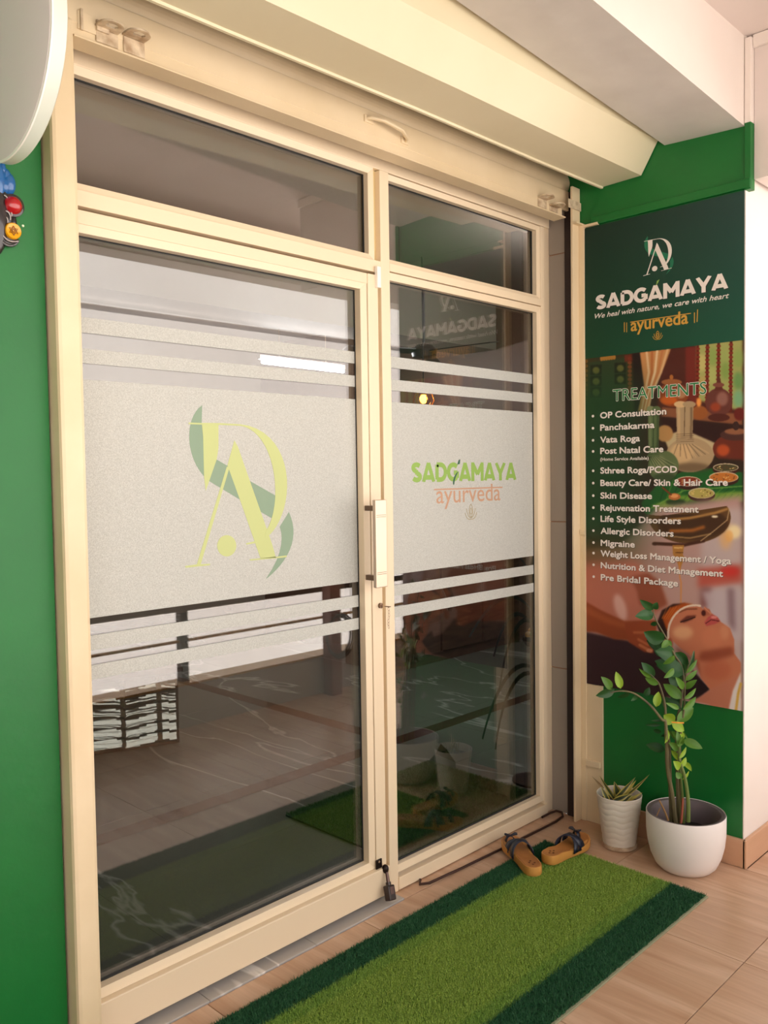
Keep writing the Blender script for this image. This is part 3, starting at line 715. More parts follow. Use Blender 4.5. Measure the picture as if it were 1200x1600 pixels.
# painted wooden strip and old panel behind the sign
og = thing('wooden_gate_panel', 'old cream painted wooden panel on the side wall under the sign', 'panel', (S - .01, -.19, 0))
pan = MB().box(S - .010, S - .0005, -.243, -.150, 0, .576, .001).build('board', cream_dirty, og)
MB().box(S - .016, S - .0005, -.170, -.1465, 0, 2.452, .001).build('upright', cream_dirty, og)
MB().box(S - .016, S - .0005, -.232, -.1705, 2.442, 2.452, .001).build('top_strip', cream_dirty, og)
MB().box(S - .026, S - .0105, -.236, -.172, .236, .262, .002).build('cross_piece', cream_dirty, og)
MB().box(S - .024, S - .0165, -.172, -.148, 1.195, 1.215, .001).build('clip', cream_dirty, og)

# ------------------------------------------------------------------ the sign on the side wall
XS = S - .008
PY0, PY1, PZ0, PZ1 = -.1705, -.8135, .578, 2.438     # left / right edge (y), bottom / top
# the printed picture, painted into an image in memory; photo pixel coordinates are the sketch grid
Hh = [-1.45955716e+02, -1.21511877e+01, 8.64293314e+02, 1.43605032e+02, -3.70795796e+02, 1.26478289e+03, 1.88177735e-01, -1.13451501e-02]
IW, IH = 520, 1500
gy, gz = np.meshgrid(PY0 + (PY1 - PY0) * (np.arange(IW) + .5) / IW, PZ0 + (PZ1 - PZ0) * (np.arange(IH) + .5) / IH)
DD = Hh[6] * gy + Hh[7] * gz + 1
PX = (Hh[0] * gy + Hh[1] * gz + Hh[2]) / DD; PYY = (Hh[3] * gy + Hh[4] * gz + Hh[5]) / DD
IMG = np.zeros((IH, IW, 3)); IMG[:] = (30, 66, 50)
def blur(m, s):
    if s < .3: return m
    ys, xs_ = np.where(m > 0)
    if len(ys) == 0: return m
    q = int(3 * s) + 3; a, b, c_, d_2 = max(0, ys.min() - q), ys.max() + q, max(0, xs_.min() - q), xs_.max() + q
    o_ = np.zeros_like(m); o_[a:b, c_:d_2] = blur0(m[a:b, c_:d_2], s); return o_
def blur0(m, s):
    r = int(3 * s) + 1; k = np.exp(-.5 * (np.arange(-r, r + 1) / s) ** 2); k /= k.sum()
    def c(a): 
        p = np.pad(a, ((r, r), (0, 0)), 'edge'); out = np.zeros_like(a)
        for i, w_ in enumerate(k): out += w_ * p[i:i + a.shape[0]]
        return out
    return c(c(m).T).T
def inpoly(P):
    ins = np.zeros(PX.shape, bool); n = len(P)
    for i in range(n):
        (x0, y0), (x1, y1) = P[i], P[(i + 1) % n]
        if y0 == y1: continue
        c = ((y0 > PYY) != (y1 > PYY)) & (PX < (x1 - x0) * (PYY - y0) / (y1 - y0) + x0)
        ins ^= c
    return ins.astype(float)
BAND = None
def put(mask, col, a=1., bl=.8, clip=None):
    global IMG
    m = blur(mask, bl) * a
    if clip is not None: m = m * clip
    IMG = IMG * (1 - m[..., None]) + np.array(col, float) * m[..., None]
def poly(P, col, bl=.8, a=1., clip=None): put(inpoly(P), col, a, bl, clip)
def ell(cx, cy, rx, ry, col, bl=.8, a=1., rot=0, clip=None):
    c, s_ = math.cos(rot), math.sin(rot); X = (PX - cx) * c + (PYY - cy) * s_; Y = -(PX - cx) * s_ + (PYY - cy) * c
    put(((X / rx) ** 2 + (Y / ry) ** 2 < 1).astype(float), col, a, bl, clip)
def line(P, wd, col, bl=.6, a=1., clip=None):
    m = np.zeros(PX.shape)
    for (x0, y0), (x1, y1) in zip(P, P[1:]):
        L2 = (x1 - x0) ** 2 + (y1 - y0) ** 2 + 1e-9; t = np.clip(((PX - x0) * (x1 - x0) + (PYY - y0) * (y1 - y0)) / L2, 0, 1)
        m = np.maximum(m, (np.hypot(PX - x0 - t * (x1 - x0), PYY - y0 - t * (y1 - y0)) < wd / 2).astype(float))
    put(m, col, a, bl, clip)
z1_ = lambda x, y, s=4.615: (905 + x / s, 530 + y / s)       # upper sketch grid
z2_ = lambda x, y, s=4.615: (905 + x / s, 780 + y / s)       # lower sketch grid
U = lambda L: [z1_(*p) for p in L]
D2 = lambda L: [z2_(*p) for p in L]
# header gradient
tt = np.clip((PX - 915) / 245, 0, 1)[..., None]; vv = np.clip((PYY - 330) / 230, 0, 1)[..., None]
IMG = (1 - vv) * ((1 - tt) * np.array((34, 58, 48)) + tt * np.array((48, 82, 76))) + vv * ((1 - tt) * np.array((26, 78, 50)) + tt * np.array((36, 100, 78)))
pic = ((gz < 1.914)).astype(float)
photo1 = pic
put(pic, (62, 40, 30), 1, .4)
# carved cupboard
poly(U([(30, 140), (440, 95), (450, 520), (30, 560)]), (70, 62, 34), 3, clip=pic)
poly(U([(75, 170), (345, 130), (345, 430), (75, 450)]), (58, 72, 44), 2, clip=pic)
for cx, cy in ((125, 225), (300, 210), (125, 305), (300, 290), (125, 385)):
    poly(U([(cx - 42, cy - 38), (cx + 40, cy - 42), (cx + 40, cy + 32), (cx - 42, cy + 36)]), (36, 40, 24), 1.5, clip=pic)
    ell(*z1_(cx, cy), 5.5, 5.5, (126, 120, 62), 2, clip=pic)
for k in range(9): ell(*z1_(50, 160 + k * 34), 3.4, 3, (150, 104, 40), 1, .8, clip=pic); ell(*z1_(368, 140 + k * 30), 3.4, 3, (160, 84, 44), 1, .8, clip=pic)
for k in range(6): ell(*z1_(165 + k * 18, 140 - k * 2), 2.6, 4, (176, 130, 60), 1, clip=pic)
poly(U([(330, 115), (410, 105), (410, 160), (330, 165)]), (130, 52, 34), 2, .8, clip=pic)
# dark room, window
poly(U([(385, 100), (460, 92), (470, 520), (400, 520)]), (40, 26, 22), 3, clip=pic)
poly(U([(600, 80), (1180, 10), (1180, 560), (560, 560)]), (92, 44, 34), 3, clip=pic)
poly(U([(770, 60), (845, 55), (845, 470), (770, 430)]), (128, 50, 40), 3, clip=pic)
poly(U([(850, 40), (1180, 0), (1180, 520), (850, 440)]), (176, 178, 110), 3, clip=pic)
for cx, cy, c in ((890, 170, (214, 200, 130)), (965, 130, (150, 176, 96)), (960, 260, (190, 196, 120)), (1050, 130, (170, 184, 110)), (1060, 230, (140, 170, 90)), (1150, 140, (150, 178, 100)), (1150, 300, (110, 160, 96)), (1150, 430, (130, 190, 150)), (895, 330, (206, 176, 110))):
    ell(*z1_(cx, cy), 8, 14, c, 5, .8, clip=pic)
for bx, tp in ((858, 50), (928, 40), (1008, 30), (1098, 20)):
    line(U([(bx, tp), (bx - 4, 520)]), 4.2, (112, 40, 28), .8, clip=pic)
    for k in range(14): ell(*z1_(bx - k * .3, tp + 20 + k * 30), 3.6, 2.0, (140, 58, 40), .8, clip=pic)
# curtain
poly(U([(440, 95), (665, 70), (620, 190), (570, 300), (520, 420), (510, 520), (425, 520), (470, 330)]), (206, 150, 96), 2, clip=pic)
for k, c in enumerate(((238, 214, 176), (186, 110, 62), (244, 226, 190), (196, 128, 80), (236, 205, 160))):
    line(U([(490 + k * 38, 95 - k * 6), (505 + k * 22, 240), (478 + k * 12, 400), (455 + k * 10, 520)]), 3.4, c, 1.6, .75, clip=pic)
# pots at the back
ell(*z1_(680, 400), 24, 19, (150, 78, 38), 1.5, clip=pic); ell(*z1_(650, 440), 13, 7, (226, 116, 40), 3, .8, clip=pic); ell(*z1_(735, 390), 9, 8, (220, 190, 150), 2, .6, clip=pic)
ell(*z1_(670, 310), 16, 5, (170, 110, 66), 1, clip=pic); ell(*z1_(668, 275), 3, 4, (190, 120, 60), 1, clip=pic)
poly(U([(600, 490), (1180, 540), (1180, 620), (600, 560)]), (150, 96, 66), 2, clip=pic)
poly(U([(600, 560), (1180, 625), (1180, 760), (600, 720)]), (58, 28, 26), 3, clip=pic)
ell(*z1_(870, 530), 13, 11, (166, 100, 52), 1.5, clip=pic); ell(*z1_(866, 455), 4, 7, (250, 170, 90), 2, clip=pic)
ell(*z1_(1010, 455), 21, 22, (118, 66, 58), 1, clip=pic); ell(*z1_(1035, 430), 9, 11, (176, 130, 116), 3, .7, clip=pic); ell(*z1_(985, 490), 8, 7, (190, 84, 44), 3, .7, clip=pic)
poly(U([(975, 375), (1040, 365), (1030, 330), (1008, 240), (990, 330)]), (110, 56, 46), .8, clip=pic); ell(*z1_(1008, 330), 9, 3.5, (140, 84, 70), .8, clip=pic); ell(*z1_(1010, 565), 17, 6, (96, 44, 36), 1, clip=pic)
ell(*z1_(1160, 540), 9, 10, (120, 40, 34), 2, clip=pic)
# cloth and front pot
poly(U([(610, 700), (760, 650), (1010, 760), (960, 880), (890, 960), (700, 930)]), (206, 186, 146), 2, clip=pic)
ell(*z1_(1110, 790), 31, 23, (120, 54, 38), 1, clip=pic); ell(*z1_(1040, 800), 10, 9, (214, 100, 50), 3, .8, clip=pic); ell(*z1_(1130, 690), 24, 9, (90, 56, 50), 1, clip=pic); ell(*z1_(1130, 665), 17, 5, (190, 130, 90), 1.5, .7, clip=pic); ell(*z1_(1133, 625), 5, 7, (70, 44, 40), .8, clip=pic)
poly(U([(980, 860), (1180, 870), (1180, 960), (960, 930)]), (60, 44, 34), 3, clip=pic)
# banana leaf
leaf = U([(450, 1180), (600, 1010), (760, 950), (960, 930), (1180, 960), (1180, 1170), (1080, 1180), (900, 1246), (760, 1290), (640, 1290), (480, 1260)])
poly(leaf, (38, 104, 46), 2)
for k in range(16):
    line(U([(560 + k * 42, 1250 - k * 9), (640 + k * 44, 1000 + k * 8)]), 1.8, (120, 168, 62) if k % 2 else (24, 74, 36), 1.2, .55)
poly(U([(520, 1200), (700, 1130), (1180, 1095), (1180, 1170), (1060, 1180), (940, 1240), (800, 1290), (600, 1270)]), (150, 184, 70), 3, .75)
for k in range(10): line(U([(640 + k * 50, 1260 - k * 8), (740 + k * 46, 1120)]), 1.6, (70, 130, 50), 1, .6)
line(U([(480, 1240), (760, 1090), (1180, 1060)]), 2, (150, 190, 90), 1, .6)
# herbal compresses
def bundle(hx_, hy_, bx_, by_, rx, ry, base, lite, dk, a=1.):
    ell(bx_, by_, rx, ry, base, 1.2, a); ell(bx_ - rx * .35, by_ - ry * .1, rx * .5, ry * .6, lite, 5, .7 * a); ell(bx_ + rx * .1, by_ + ry * .72, rx * .75, ry * .28, dk, 4, .6 * a)
    n0 = (bx_ - rx * .28, by_ - ry * .75)
    w_ = rx * .37
    poly([(hx_ - w_, hy_), (hx_ + w_, hy_), (hx_ + w_ * .86, by_ - ry * .8), (hx_ + w_ * 1.25, by_ - ry * .62), (hx_ - w_ * 1.3, by_ - ry * .62), (hx_ - w_ * .9, by_ - ry * .8)], base, 1, a)
    line([(hx_ - w_ * .7, hy_ + 4), (hx_ - w_ * .65, by_ - ry)], 4, lite, 2.5, .6 * a); line([(hx_ + w_ * .75, hy_ + 4), (hx_ + w_ * .7, by_ - ry)], 3, dk, 2, .6 * a)
    line([(hx_, hy_ + 4), (hx_ - 1, by_ - ry * 1.1)], 1.2, dk, .8, .8 * a)
    ell(hx_ - w_ * .5, hy_ + 1, w_ * .75, 5, lite, 1, a); ell(hx_ + w_ * .5, hy_ + 1, w_ * .75, 5, base, 1, a)
    for k in range(5): line([(hx_ - w_, by_ - ry * .75 - k * 3), (hx_ + w_, by_ - ry * .8 - k * 3)], .9, dk, .6, .5 * a)
    for k in range(13):
        t = -1 + 2 * k / 12; line([(hx_ + t * w_, by_ - ry * .62), (bx_ + t * rx * .8, by_ + ry * (.25 - .35 * abs(t)))], 1.1, dk if k % 2 else lite, .8, .55 * a)
ell(*z1_(620, 680), 13, 13, (196, 150, 96), 2)
bundle(z1_(765, 0)[0], z1_(0, 465)[1], z1_(800, 0)[0], z1_(0, 835)[1], 37, 27, (190, 164, 128), (232, 196, 148), (96, 74, 54))
bundle(z1_(540, 0)[0], z1_(0, 500)[1], z1_(610, 0)[0], z1_(0, 915)[1], 24, 24, (112, 126, 84), (168, 168, 124), (50, 66, 40))
# bowls and spoon
for cx, cy, rx, ry, c in ((1060, 925, 20, 6.5, (90, 84, 56)), (1045, 995, 23, 8.5, (206, 130, 60)), (790, 1025, 20, 8, (150, 62, 40)), (885, 1110, 20.5, 8.5, (190, 176, 100))):
    px_, py_ = z1_(cx, cy); ell(px_, py_ + 3, rx + .5, ry + 2, (70, 34, 26), 1); ell(px_, py_, rx, ry, (220, 200, 170), .7); ell(px_, py_ + .3, rx - 1.4, ry - 1.2, c, .8)
    for k in range(26):
        a = random.random() * 6.28; r = random.random() ** .5
        ell(px_ + (rx - 3) * r * math.cos(a), py_ + (ry - 3) * r * math.sin(a), 1.3, .8, random.choice(((240, 210, 140), (110, 70, 40), c)), .5, .8)
ell(*z1_(700, 1175), 16, 5, (14, 40, 22), 3, .8); ell(*z1_(690, 1135), 9.5, 5.5, (196, 122, 66), .8); ell(*z1_(690, 1130), 6, 3, (236, 170, 110), 1); line(U([(605, 1070), (665, 1120)]), 3, (130, 70, 36), .8)
ell(*z1_(880, 1185), 26, 5, (12, 44, 24), 4, .7)
# lower picture: soft pink room
low = (PYY > 792 + (PX - 912) * -.02).astype(float); low = blur(low, 6)
lowm = inpoly(D2([(560, 60), (1180, -30), (1180, 1600), (0, 1600), (0, 380), (300, 330)])) 
put(lowm, (196, 160, 152), 1, 8)
poly(D2([(880, 80), (1180, 60), (1180, 1600), (880, 1600)]), (206, 186, 184), 10)
ell(*z2_(1060, 260), 10, 22, (240, 190, 130), 8, .8); ell(*z2_(1120, 235), 11, 11, (255, 236, 190), 5); ell(*z2_(1085, 265), 6, 9, (250, 190, 110), 3, .7)
poly(D2([(860, 500), (1180, 470), (1180, 600), (860, 640)]), (196, 92, 76), 8, .9); ell(*z2_(1090, 520), 14, 8, (220, 60, 56), 6, .8)
poly(D2([(880, 640), (960, 640), (960, 780), (880, 780)]), (120, 56, 52), 8, .9)
poly(D2([(880, 660), (1180, 640), (1180, 1020), (1000, 1000)]), (206, 190, 194), 8, .9); poly(D2([(1070, 640), (1120, 640), (1130, 960), (1080, 900)]), (140, 110, 116), 7, .8)
# brass lamp
ell(*z2_(800, 130), 64, 41, (112, 78, 44), 1, 1, .0, clip=inpoly(D2([(380, 100), (600, 120), (1120, 40), (1120, 420), (380, 420)])) )
ell(*z2_(820, 175), 55, 26, (74, 48, 30), 4, .8, clip=inpoly(D2([(380, 120), (1120, 100), (1120, 420), (380, 420)])))
line(D2([(640, 150), (800, 135), (980, 100), (1070, 70)]), 4, (206, 158, 92), 2, .85); line(D2([(660, 230), (820, 225), (900, 200)]), 5, (190, 120, 54), 3, .9); line(D2([(640, 265), (800, 280), (950, 250)]), 2, (226, 190, 130), 1.5, .7)
ell(*z2_(980, 125), 5, 2, (255, 240, 210), 1.5); line(D2([(540, 320), (760, 330), (900, 300)]), 5, (84, 48, 34), 1.5)
line(D2([(1085, 70), (1070, 150), (960, 240), (880, 300)]), 1.6, (214, 184, 140), .8, .8)
poly(D2([(675, 330), (760, 330), (750, 400), (762, 420), (740, 480), (730, 520), (700, 420), (680, 400)]), (190, 136, 70), 1.2); line(D2([(690, 350), (745, 350)]), 2, (240, 200, 130), 1); line(D2([(700, 385), (750, 385)]), 1.4, (110, 66, 30), .8)
line(D2([(725, 430), (728, 560), (738, 600), (736, 750)]), 2.2, (222, 150, 82), 1, .8)
# green wash behind the list, orange below
lst = 1 / (1 + np.exp((PX - (1000 - .0 * PYY)) / 14.)); 
g1 = np.clip((PYY - 560) / 70, 0, 1) * (1 - np.clip((PYY - 820) / 75, 0, 1))
put(lst * g1, (34, 78, 42), .92, .3, clip=pic)
g2 = np.exp(-((PYY - 875) / 34.) ** 2); put((1 / (1 + np.exp((PX - 985) / 22.))) * g2, (126, 88, 52), .75, .3, clip=pic)
poly(D2([(0, 470), (420, 440), (640, 760), (340, 1000), (0, 740)]), (196, 120, 98), 12, .85)
ell(*z2_(300, 780), 9, 22, (236, 196, 186), 6, .8, -.3)
# therapist's torso, arms and hand
poly(D2([(20, 950), (560, 1060), (700, 1230), (940, 1370), (860, 1440), (500, 1420), (20, 1330)]), (66, 42, 48), 4)
poly(D2([(820, 1230), (950, 1370), (840, 1440), (760, 1430)]), (48, 30, 34), 3)
poly(D2([(370, 560), (500, 530), (590, 600), (640, 760), (560, 800), (440, 760), (420, 660)]), (160, 92, 68), 5)
poly(D2([(20, 720), (160, 800), (330, 880), (560, 870), (560, 960), (430, 1020), (260, 1010), (130, 960), (20, 950)]), (158, 82, 50), 3)
line(D2([(60, 800), (220, 880), (380, 920)]), 9, (186, 106, 66), 6, .7)
poly(D2([(330, 890), (480, 880), (530, 930), (540, 1110), (470, 1100), (360, 1030)]), (164, 84, 54), 2.5)
line(D2([(400, 960), (470, 960)]), 4, (196, 116, 76), 2); line(D2([(430, 1010), (500, 1050)]), 4, (202, 120, 80), 2); line(D2([(440, 1050), (520, 1095)]), 4.5, (206, 128, 88), 1.6); ell(*z2_(510, 1090), 5, 3, (224, 156, 120), 1.5)
# reclining head
skin = (206, 132, 100); skl = (236, 182, 140); skd = (150, 76, 54)
poly(D2([(560, 900), (600, 800), (680, 755), (770, 750), (700, 830), (650, 950), (640, 1010), (600, 1000)]), (58, 32, 26), 2)
poly(D2([(600, 850), (660, 780), (760, 745), (830, 760), (740, 800), (680, 870), (640, 960)]), (186, 92, 36), 2.5)
for k in range(8): line(D2([(640 + k * 22, 770 + (k % 3) * 6), (600 + k * 14, 860 + k * 2)]), 1, (236, 150, 70), .7, .5)
poly(D2([(655, 1000), (640, 900), (700, 820), (800, 775), (870, 768), (905, 800), (940, 790), (955, 820), (1000, 850), (1020, 880), (1090, 930), (1120, 1010), (1120, 1110), (1150, 1150), (1170, 1180), (1170, 1290), (1100, 1350), (1010, 1370), (950, 1375), (880, 1290), (840, 1150), (740, 1080)]), skin, 1.5)
poly(D2([(960, 1360), (1170, 1250), (1170, 1540), (1080, 1520), (820, 1450), (880, 1420)]), (204, 134, 108), 2.5)
ell(*z2_(750, 960), 16, 11, skl, 6, .9); ell(*z2_(1050, 960), 8, 12, (226, 160, 124), 5, .7); ell(*z2_(960, 1000), 16, 16, (220, 142, 108), 6, .6)
poly(D2([(880, 1100), (1110, 1060), (1120, 1120), (960, 1170), (860, 1160)]), skd, 6, .8)
poly(D2([(700, 1060), (760, 1100), (860, 1170), (880, 1290), (840, 1180), (720, 1110)]), (120, 60, 44), 5, .7)
ell(*z2_(1000, 1230), 22, 16, (196, 110, 82), 7, .6)
poly(D2([(730, 880), (780, 840), (850, 835), (820, 865), (760, 890)]), (110, 54, 44), 2, .9); line(D2([(735, 885), (790, 868), (838, 850)]), 1.6, (48, 22, 20), .8); line(D2([(720, 815), (780, 792), (850, 790)]), 2, (120, 64, 44), 1.4, .8)
poly(D2([(880, 820), (910, 775), (945, 800), (950, 830), (900, 850)]), (190, 112, 86), 1.5); ell(*z2_(900, 820), 3.4, 4.5, (84, 34, 30), 1.4); line(D2([(905, 780), (950, 822)]), 2, (230, 160, 128), 1.4, .8)
poly(D2([(905, 890), (930, 850), (960, 830), (1000, 850), (1020, 880), (980, 900), (920, 915)]), (200, 96, 92), 1.4); line(D2([(915, 895), (955, 868), (1010, 878)]), 1.4, (110, 44, 46), .8); ell(*z2_(975, 850), 5, 2, (232, 150, 142), 1.4)
ell(*z2_(650, 1040), 6, 10, (180, 100, 74), 2)
line(bez([z2_(645, 1000), z2_(630, 860), z2_(740, 740), z2_(875, 768)], 14), 3.2, (238, 214, 192), .8)
poly(D2([(1075, 1540), (1110, 1380), (1170, 1240), (1170, 1560)]), (236, 226, 222), 2); line(D2([(1130, 1540), (1150, 1400), (1168, 1330)]), 4, (226, 184, 92), 1.5)
# light falloff at the header edges is only in the print itself
IMG = np.clip(IMG, 0, 255) / 255.
GAIN = .80
linI = np.where(IMG <= .04045, IMG / 12.92, ((IMG + .055) / 1.055) ** 2.4) * GAIN * 1.15
linI = np.clip(linI, 0, 1) ** 1.12; sI = np.where(linI <= .0031308, linI * 12.92, 1.055 * linI ** (1 / 2.4) - .055)
im = bpy.data.images.new('sign_print', IW, IH); im.colorspace_settings.name = 'sRGB'
im.pixels.foreach_set(np.concatenate([sI, np.ones((IH, IW, 1))], 2).astype(np.float32).ravel()); im.update()
pm = bpy.data.materials.new('printed_sign'); pm.use_nodes = True
tn = pm.node_tree.nodes.new('ShaderNodeTexImage'); tn.image = im; tn.extension = 'EXTEND'
pb = pm.node_tree.nodes['Principled BSDF']; pm.node_tree.links.new(tn.outputs[0], pb.inputs['Base Color']); pb.inputs['Roughness'].default_value = .5; pb.inputs['Specular IOR Level'].default_value = .3

sg = thing('treatments_sign', 'tall green clinic sign with treatment list on the side wall', 'sign', (XS, (PY0 + PY1) / 2, PZ0))
XF = S - .0095
me = bpy.data.meshes.new('printed_panel')
vt = [(XF, PY0, PZ0), (XF, PY1, PZ0), (XF, PY1, PZ1), (XF, PY0, PZ1), (S - .0005, PY0, PZ0), (S - .0005, PY1, PZ0), (S - .0005, PY1, PZ1), (S - .0005, PY0, PZ1)]
vt = [(a if a < XF + .001 else XF + .0012, b, c) for a, b, c in vt]
me.from_pydata(vt, [], [(0, 3, 2, 1), (4, 5, 6, 7), (0, 1, 5, 4), (1, 2, 6, 5), (2, 3, 7, 6), (3, 0, 4, 7)])
uvl = me.uv_layers.new(name='UVMap')
for p in me.polygons:
    for li in p.loop_indices:
        v = me.vertices[me.loops[li].vertex_index].co
        uvl.data[li].uv = ((v.y - PY0) / (PY1 - PY0), (v.z - PZ0) / (PZ1 - PZ0))
me.materials.append(pm)
o = bpy.data.objects.new('printed_panel', me); COL.objects.link(o); o.parent = sg; o.matrix_parent_inverse = Matrix.Translation(-Vector(sg.location))
MB().box(XF + .0013, S - .0005, PY1 + .01, PY0 - .08, PZ0 + .03, PZ1 - .02).build('backing_frame', mat('sign_frame', (90, 90, 86), .6), sg)
PYX, PZX, PNX = (0, -1, 0), (0, 0, 1), (-1, 0, 0)
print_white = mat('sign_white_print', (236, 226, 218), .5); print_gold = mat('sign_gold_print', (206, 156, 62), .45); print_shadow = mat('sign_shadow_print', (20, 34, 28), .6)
print_green = mat('sign_green_print', (22, 120, 62), .5); print_teal = mat('sign_teal_print', (14, 112, 78), .5)
XT = XF - .0002
def side(body, y0, y1, z, h, m, th=.0004, **k): return text_obj(body, (XT, y0, z), PYX, PZX, PNX, abs(y1 - y0), h, m, sg, thick=th, **k)
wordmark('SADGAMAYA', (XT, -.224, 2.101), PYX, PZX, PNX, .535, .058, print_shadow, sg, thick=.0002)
wordmark('SADGAMAYA', (XT - .0003, -.221, 2.104), PYX, PZX, PNX, .535, .058, print_white, sg, thick=.0004)
side('We heal with nature, we care with heart', -.216, -.76, 2.070, .020, print_white, shear=.3, bold=.015)
side('ayurveda', -.375, -.606, 2.000, .050, print_gold, bold=.02)
def fm_s(u, v, d): return (XT - d, u, v)
flat('lettering_bar', [[(-.372, 2.0335), (-.618, 2.0335), (-.618, 2.0365), (-.372, 2.0365)],   [(-.355, 1.998), (-.358, 1.998), (-.358, 2.036), (-.355, 2.036)], [(-.345, 2.000), (-.348, 2.000), (-.348, 2.038), (-.345, 2.038)],
   [(-.630, 1.998), (-.633, 1.998), (-.633, 2.036), (-.630, 2.036)], [(-.640, 2.000), (-.643, 2.000), (-.645, 2.045), (-.642, 2.045)]], fm_s, 0, .0005, print_gold, sg)
lotus(-.486, 1.967, .020, fm_s, print_gold, sg)
flat('leaf_mark', [[(-.480, 2.160), (-.488, 2.168), (-.494, 2.180), (-.484, 2.176)]], fm_s, .0006, .0012, lg, sg)
eu = lambda u: -.427 - (u - 50) / 900 * .119; ev = lambda v: 2.352 - (v - 72) / 1500 * .158
def fm_e(u, v, d): return (XT - d, eu(u), ev(v))
flat('emblem_ribbon', EM['ribbon'], fm_e, 0, .0003, print_teal, sg); flat('emblem_letters', EM['letter'] + EM['dot'], fm_e, 0, .0007, print_white, sg)
side('TREATMENTS', -.296, -.677, 1.733, .048, print_white, th=.0003, bold=.032)
side('TREATMENTS', -.296, -.677, 1.733, .048, print_green, th=.0009, bold=0.)
LINES = [('OP Consultation', -.520, 1.668), ('Panchakarma', -.472, 1.619), ('Vata Roga', -.411, 1.570), ('Post Natal Care', -.508, 1.525), ('Sthree Roga/PCOD', -.563, 1.446), ('Beauty Care/ Skin & Hair Care', -.756, 1.396),
         ('Skin Disease', -.461, 1.345), ('Rejuvenation Treatment', -.647, 1.296), ('Life Style Disorders', -.578, 1.251), ('Allergic Disorders', -.549, 1.202), ('Migraine', -.388, 1.153),
         ('Weight Loss Management / Yoga', -.769, 1.110), ('Nutrition & Diet Management', -.739, 1.062), ('Pre Bridal Package', -.567, 1.013)]
for t, y1, z in LINES:
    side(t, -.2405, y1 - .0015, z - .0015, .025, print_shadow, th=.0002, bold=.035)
    side(t, -.239, y1, z, .025, print_white, th=.0006, bold=.035)
    MB().prism([(-.205 - .0055 * math.cos(a), z + .011 + .0055 * math.sin(a)) for a in np.linspace(0, 6.0, 12)], fm_s, 0, .0006).build('bullet_point', print_white, sg)
side('(Home Service Available)', -.238, -.448, 1.497, .013, print_white, bold=.02)

# ------------------------------------------------------------------ round projecting sign
rn = thing('round_sign', 'round white acrylic sign projecting from the green wall at the top left', 'sign', (.74, -.305, 2.31))
RX, RY, RZ, RR = .72, -.305, 2.305, .2165
acr = mat('white_acrylic', (240, 226, 228), .3, noise=(2.5, (228, 214, 214), (1, 1, 1), .3))
rimm = mat('pale_acrylic_rim', (214, 220, 208), .35, spec=.6)
MB().lathe([(.0001, -.004), (RR * .5, -.003), (RR * .9, .000), (RR - .004, .003), (RR - .002, .006)], (RX, RY, RZ), 96, 'x').build('face', acr, rn, smooth=True)
MB().lathe([(RR - .003, .004), (RR, .006), (RR, .034), (RR - .003, .036), (.0001, .036)], (RX, RY, RZ + .004), 96, 'x').build('rim', rimm, rn, smooth=True)
MB().lathe([(RR - .002, .0035), (RR + .0015, .0045), (RR + .0015, .0075), (RR - .002, .0085)], (RX, RY, RZ + .001), 96, 'x').build('edge_bead', mat('white_edge', (248, 242, 236), .3), rn, smooth=True)
MB().box(.728, .752, -.10, -.0805, 2.22, 2.40, .002).build('bracket', cream, rn)

# ------------------------------------------------------------------ wall ornament
orn = thing('wall_ornament', 'glossy coloured wall ornament in blue, red, yellow and black on the green wall', 'ornament', (.80, -.08, 2.0))
def wp(px, py, y): p = on_plane(1, y, px, py); return (p.x, y, p.z)
def wv(zx, zy, y=-.081): return wp(zx / 7.275, 200 + zy / 7.275, y)
blue = mat('gloss_blue', (28, 96, 160), .2, coat=.6); red = mat('gloss_red', (170, 12, 26), .15, coat=.8); yel = mat('gloss_yellow', (226, 160, 10), .25, coat=.5); blk = mat('gloss_black', (34, 30, 32), .22, coat=.6); grw = mat('gloss_line_white', (190, 180, 176), .3)
def blobm(zx, zy, rx, rz, ry, y=-.084):
    c = wv(zx, zy, y); return c
def eblob(mb, zx, zy, rw, rh, dep):
    c = wv(zx, zy); mb.ball((c[0], c[1], c[2]), 1, sx=rw, sy=dep, sz=rh, seg=24)
q = MB(); eblob(q, 90, 640, .0165, .026, .018); eblob(q, 60, 560, .013, .02, .014); eblob(q, 20, 480, .009, .02, .012); eblob(q, 40, 660, .014, .02, .016); eblob(q, -40, 600, .02, .045, .018)
q.build('blue_crown', blue, orn, smooth=True)
cR = wv(130, 890); MB().lathe([(.0001, -.026), (.010, -.025), (.017, -.018), (.022, -.008), (.0225, 0)], (cR[0], cR[1], cR[2]), 32, 'y').build('red_dome', red, orn, smooth=True); rdm = COL.objects[-1]
MB().lathe([(.021, -.012), (.025, -.010), (.0255, 0), (.021, 0)], (cR[0], cR[1], cR[2]), 32, 'y').build('dome_rim', blk, rdm, smooth=True)
q = MB(); eblob(q, 40, 1000, .022, .04, .012); eblob(q, 10, 800, .016, .03, .012); eblob(q, 150, 1080, .008, .02, .008); eblob(q, -100, 1000, .04, .09, .02)
q.build('black_body', blk, orn, smooth=True)
q = MB()
for k in range(4):
    P = bez([(-60 + k * 4, 1060 + k * 46), (-10, 1240 + k * 34), (100, 1300 + k * 24), (196 - k * 12, 1290 + k * 10)], 12)
    q.tube([Vector(wv(a, b)) + Vector((0, -.006 - .001 * k, 0)) for a, b in P], .0042, 8)
q.build('curled_scarf', blk, orn, smooth=True)
q = MB()
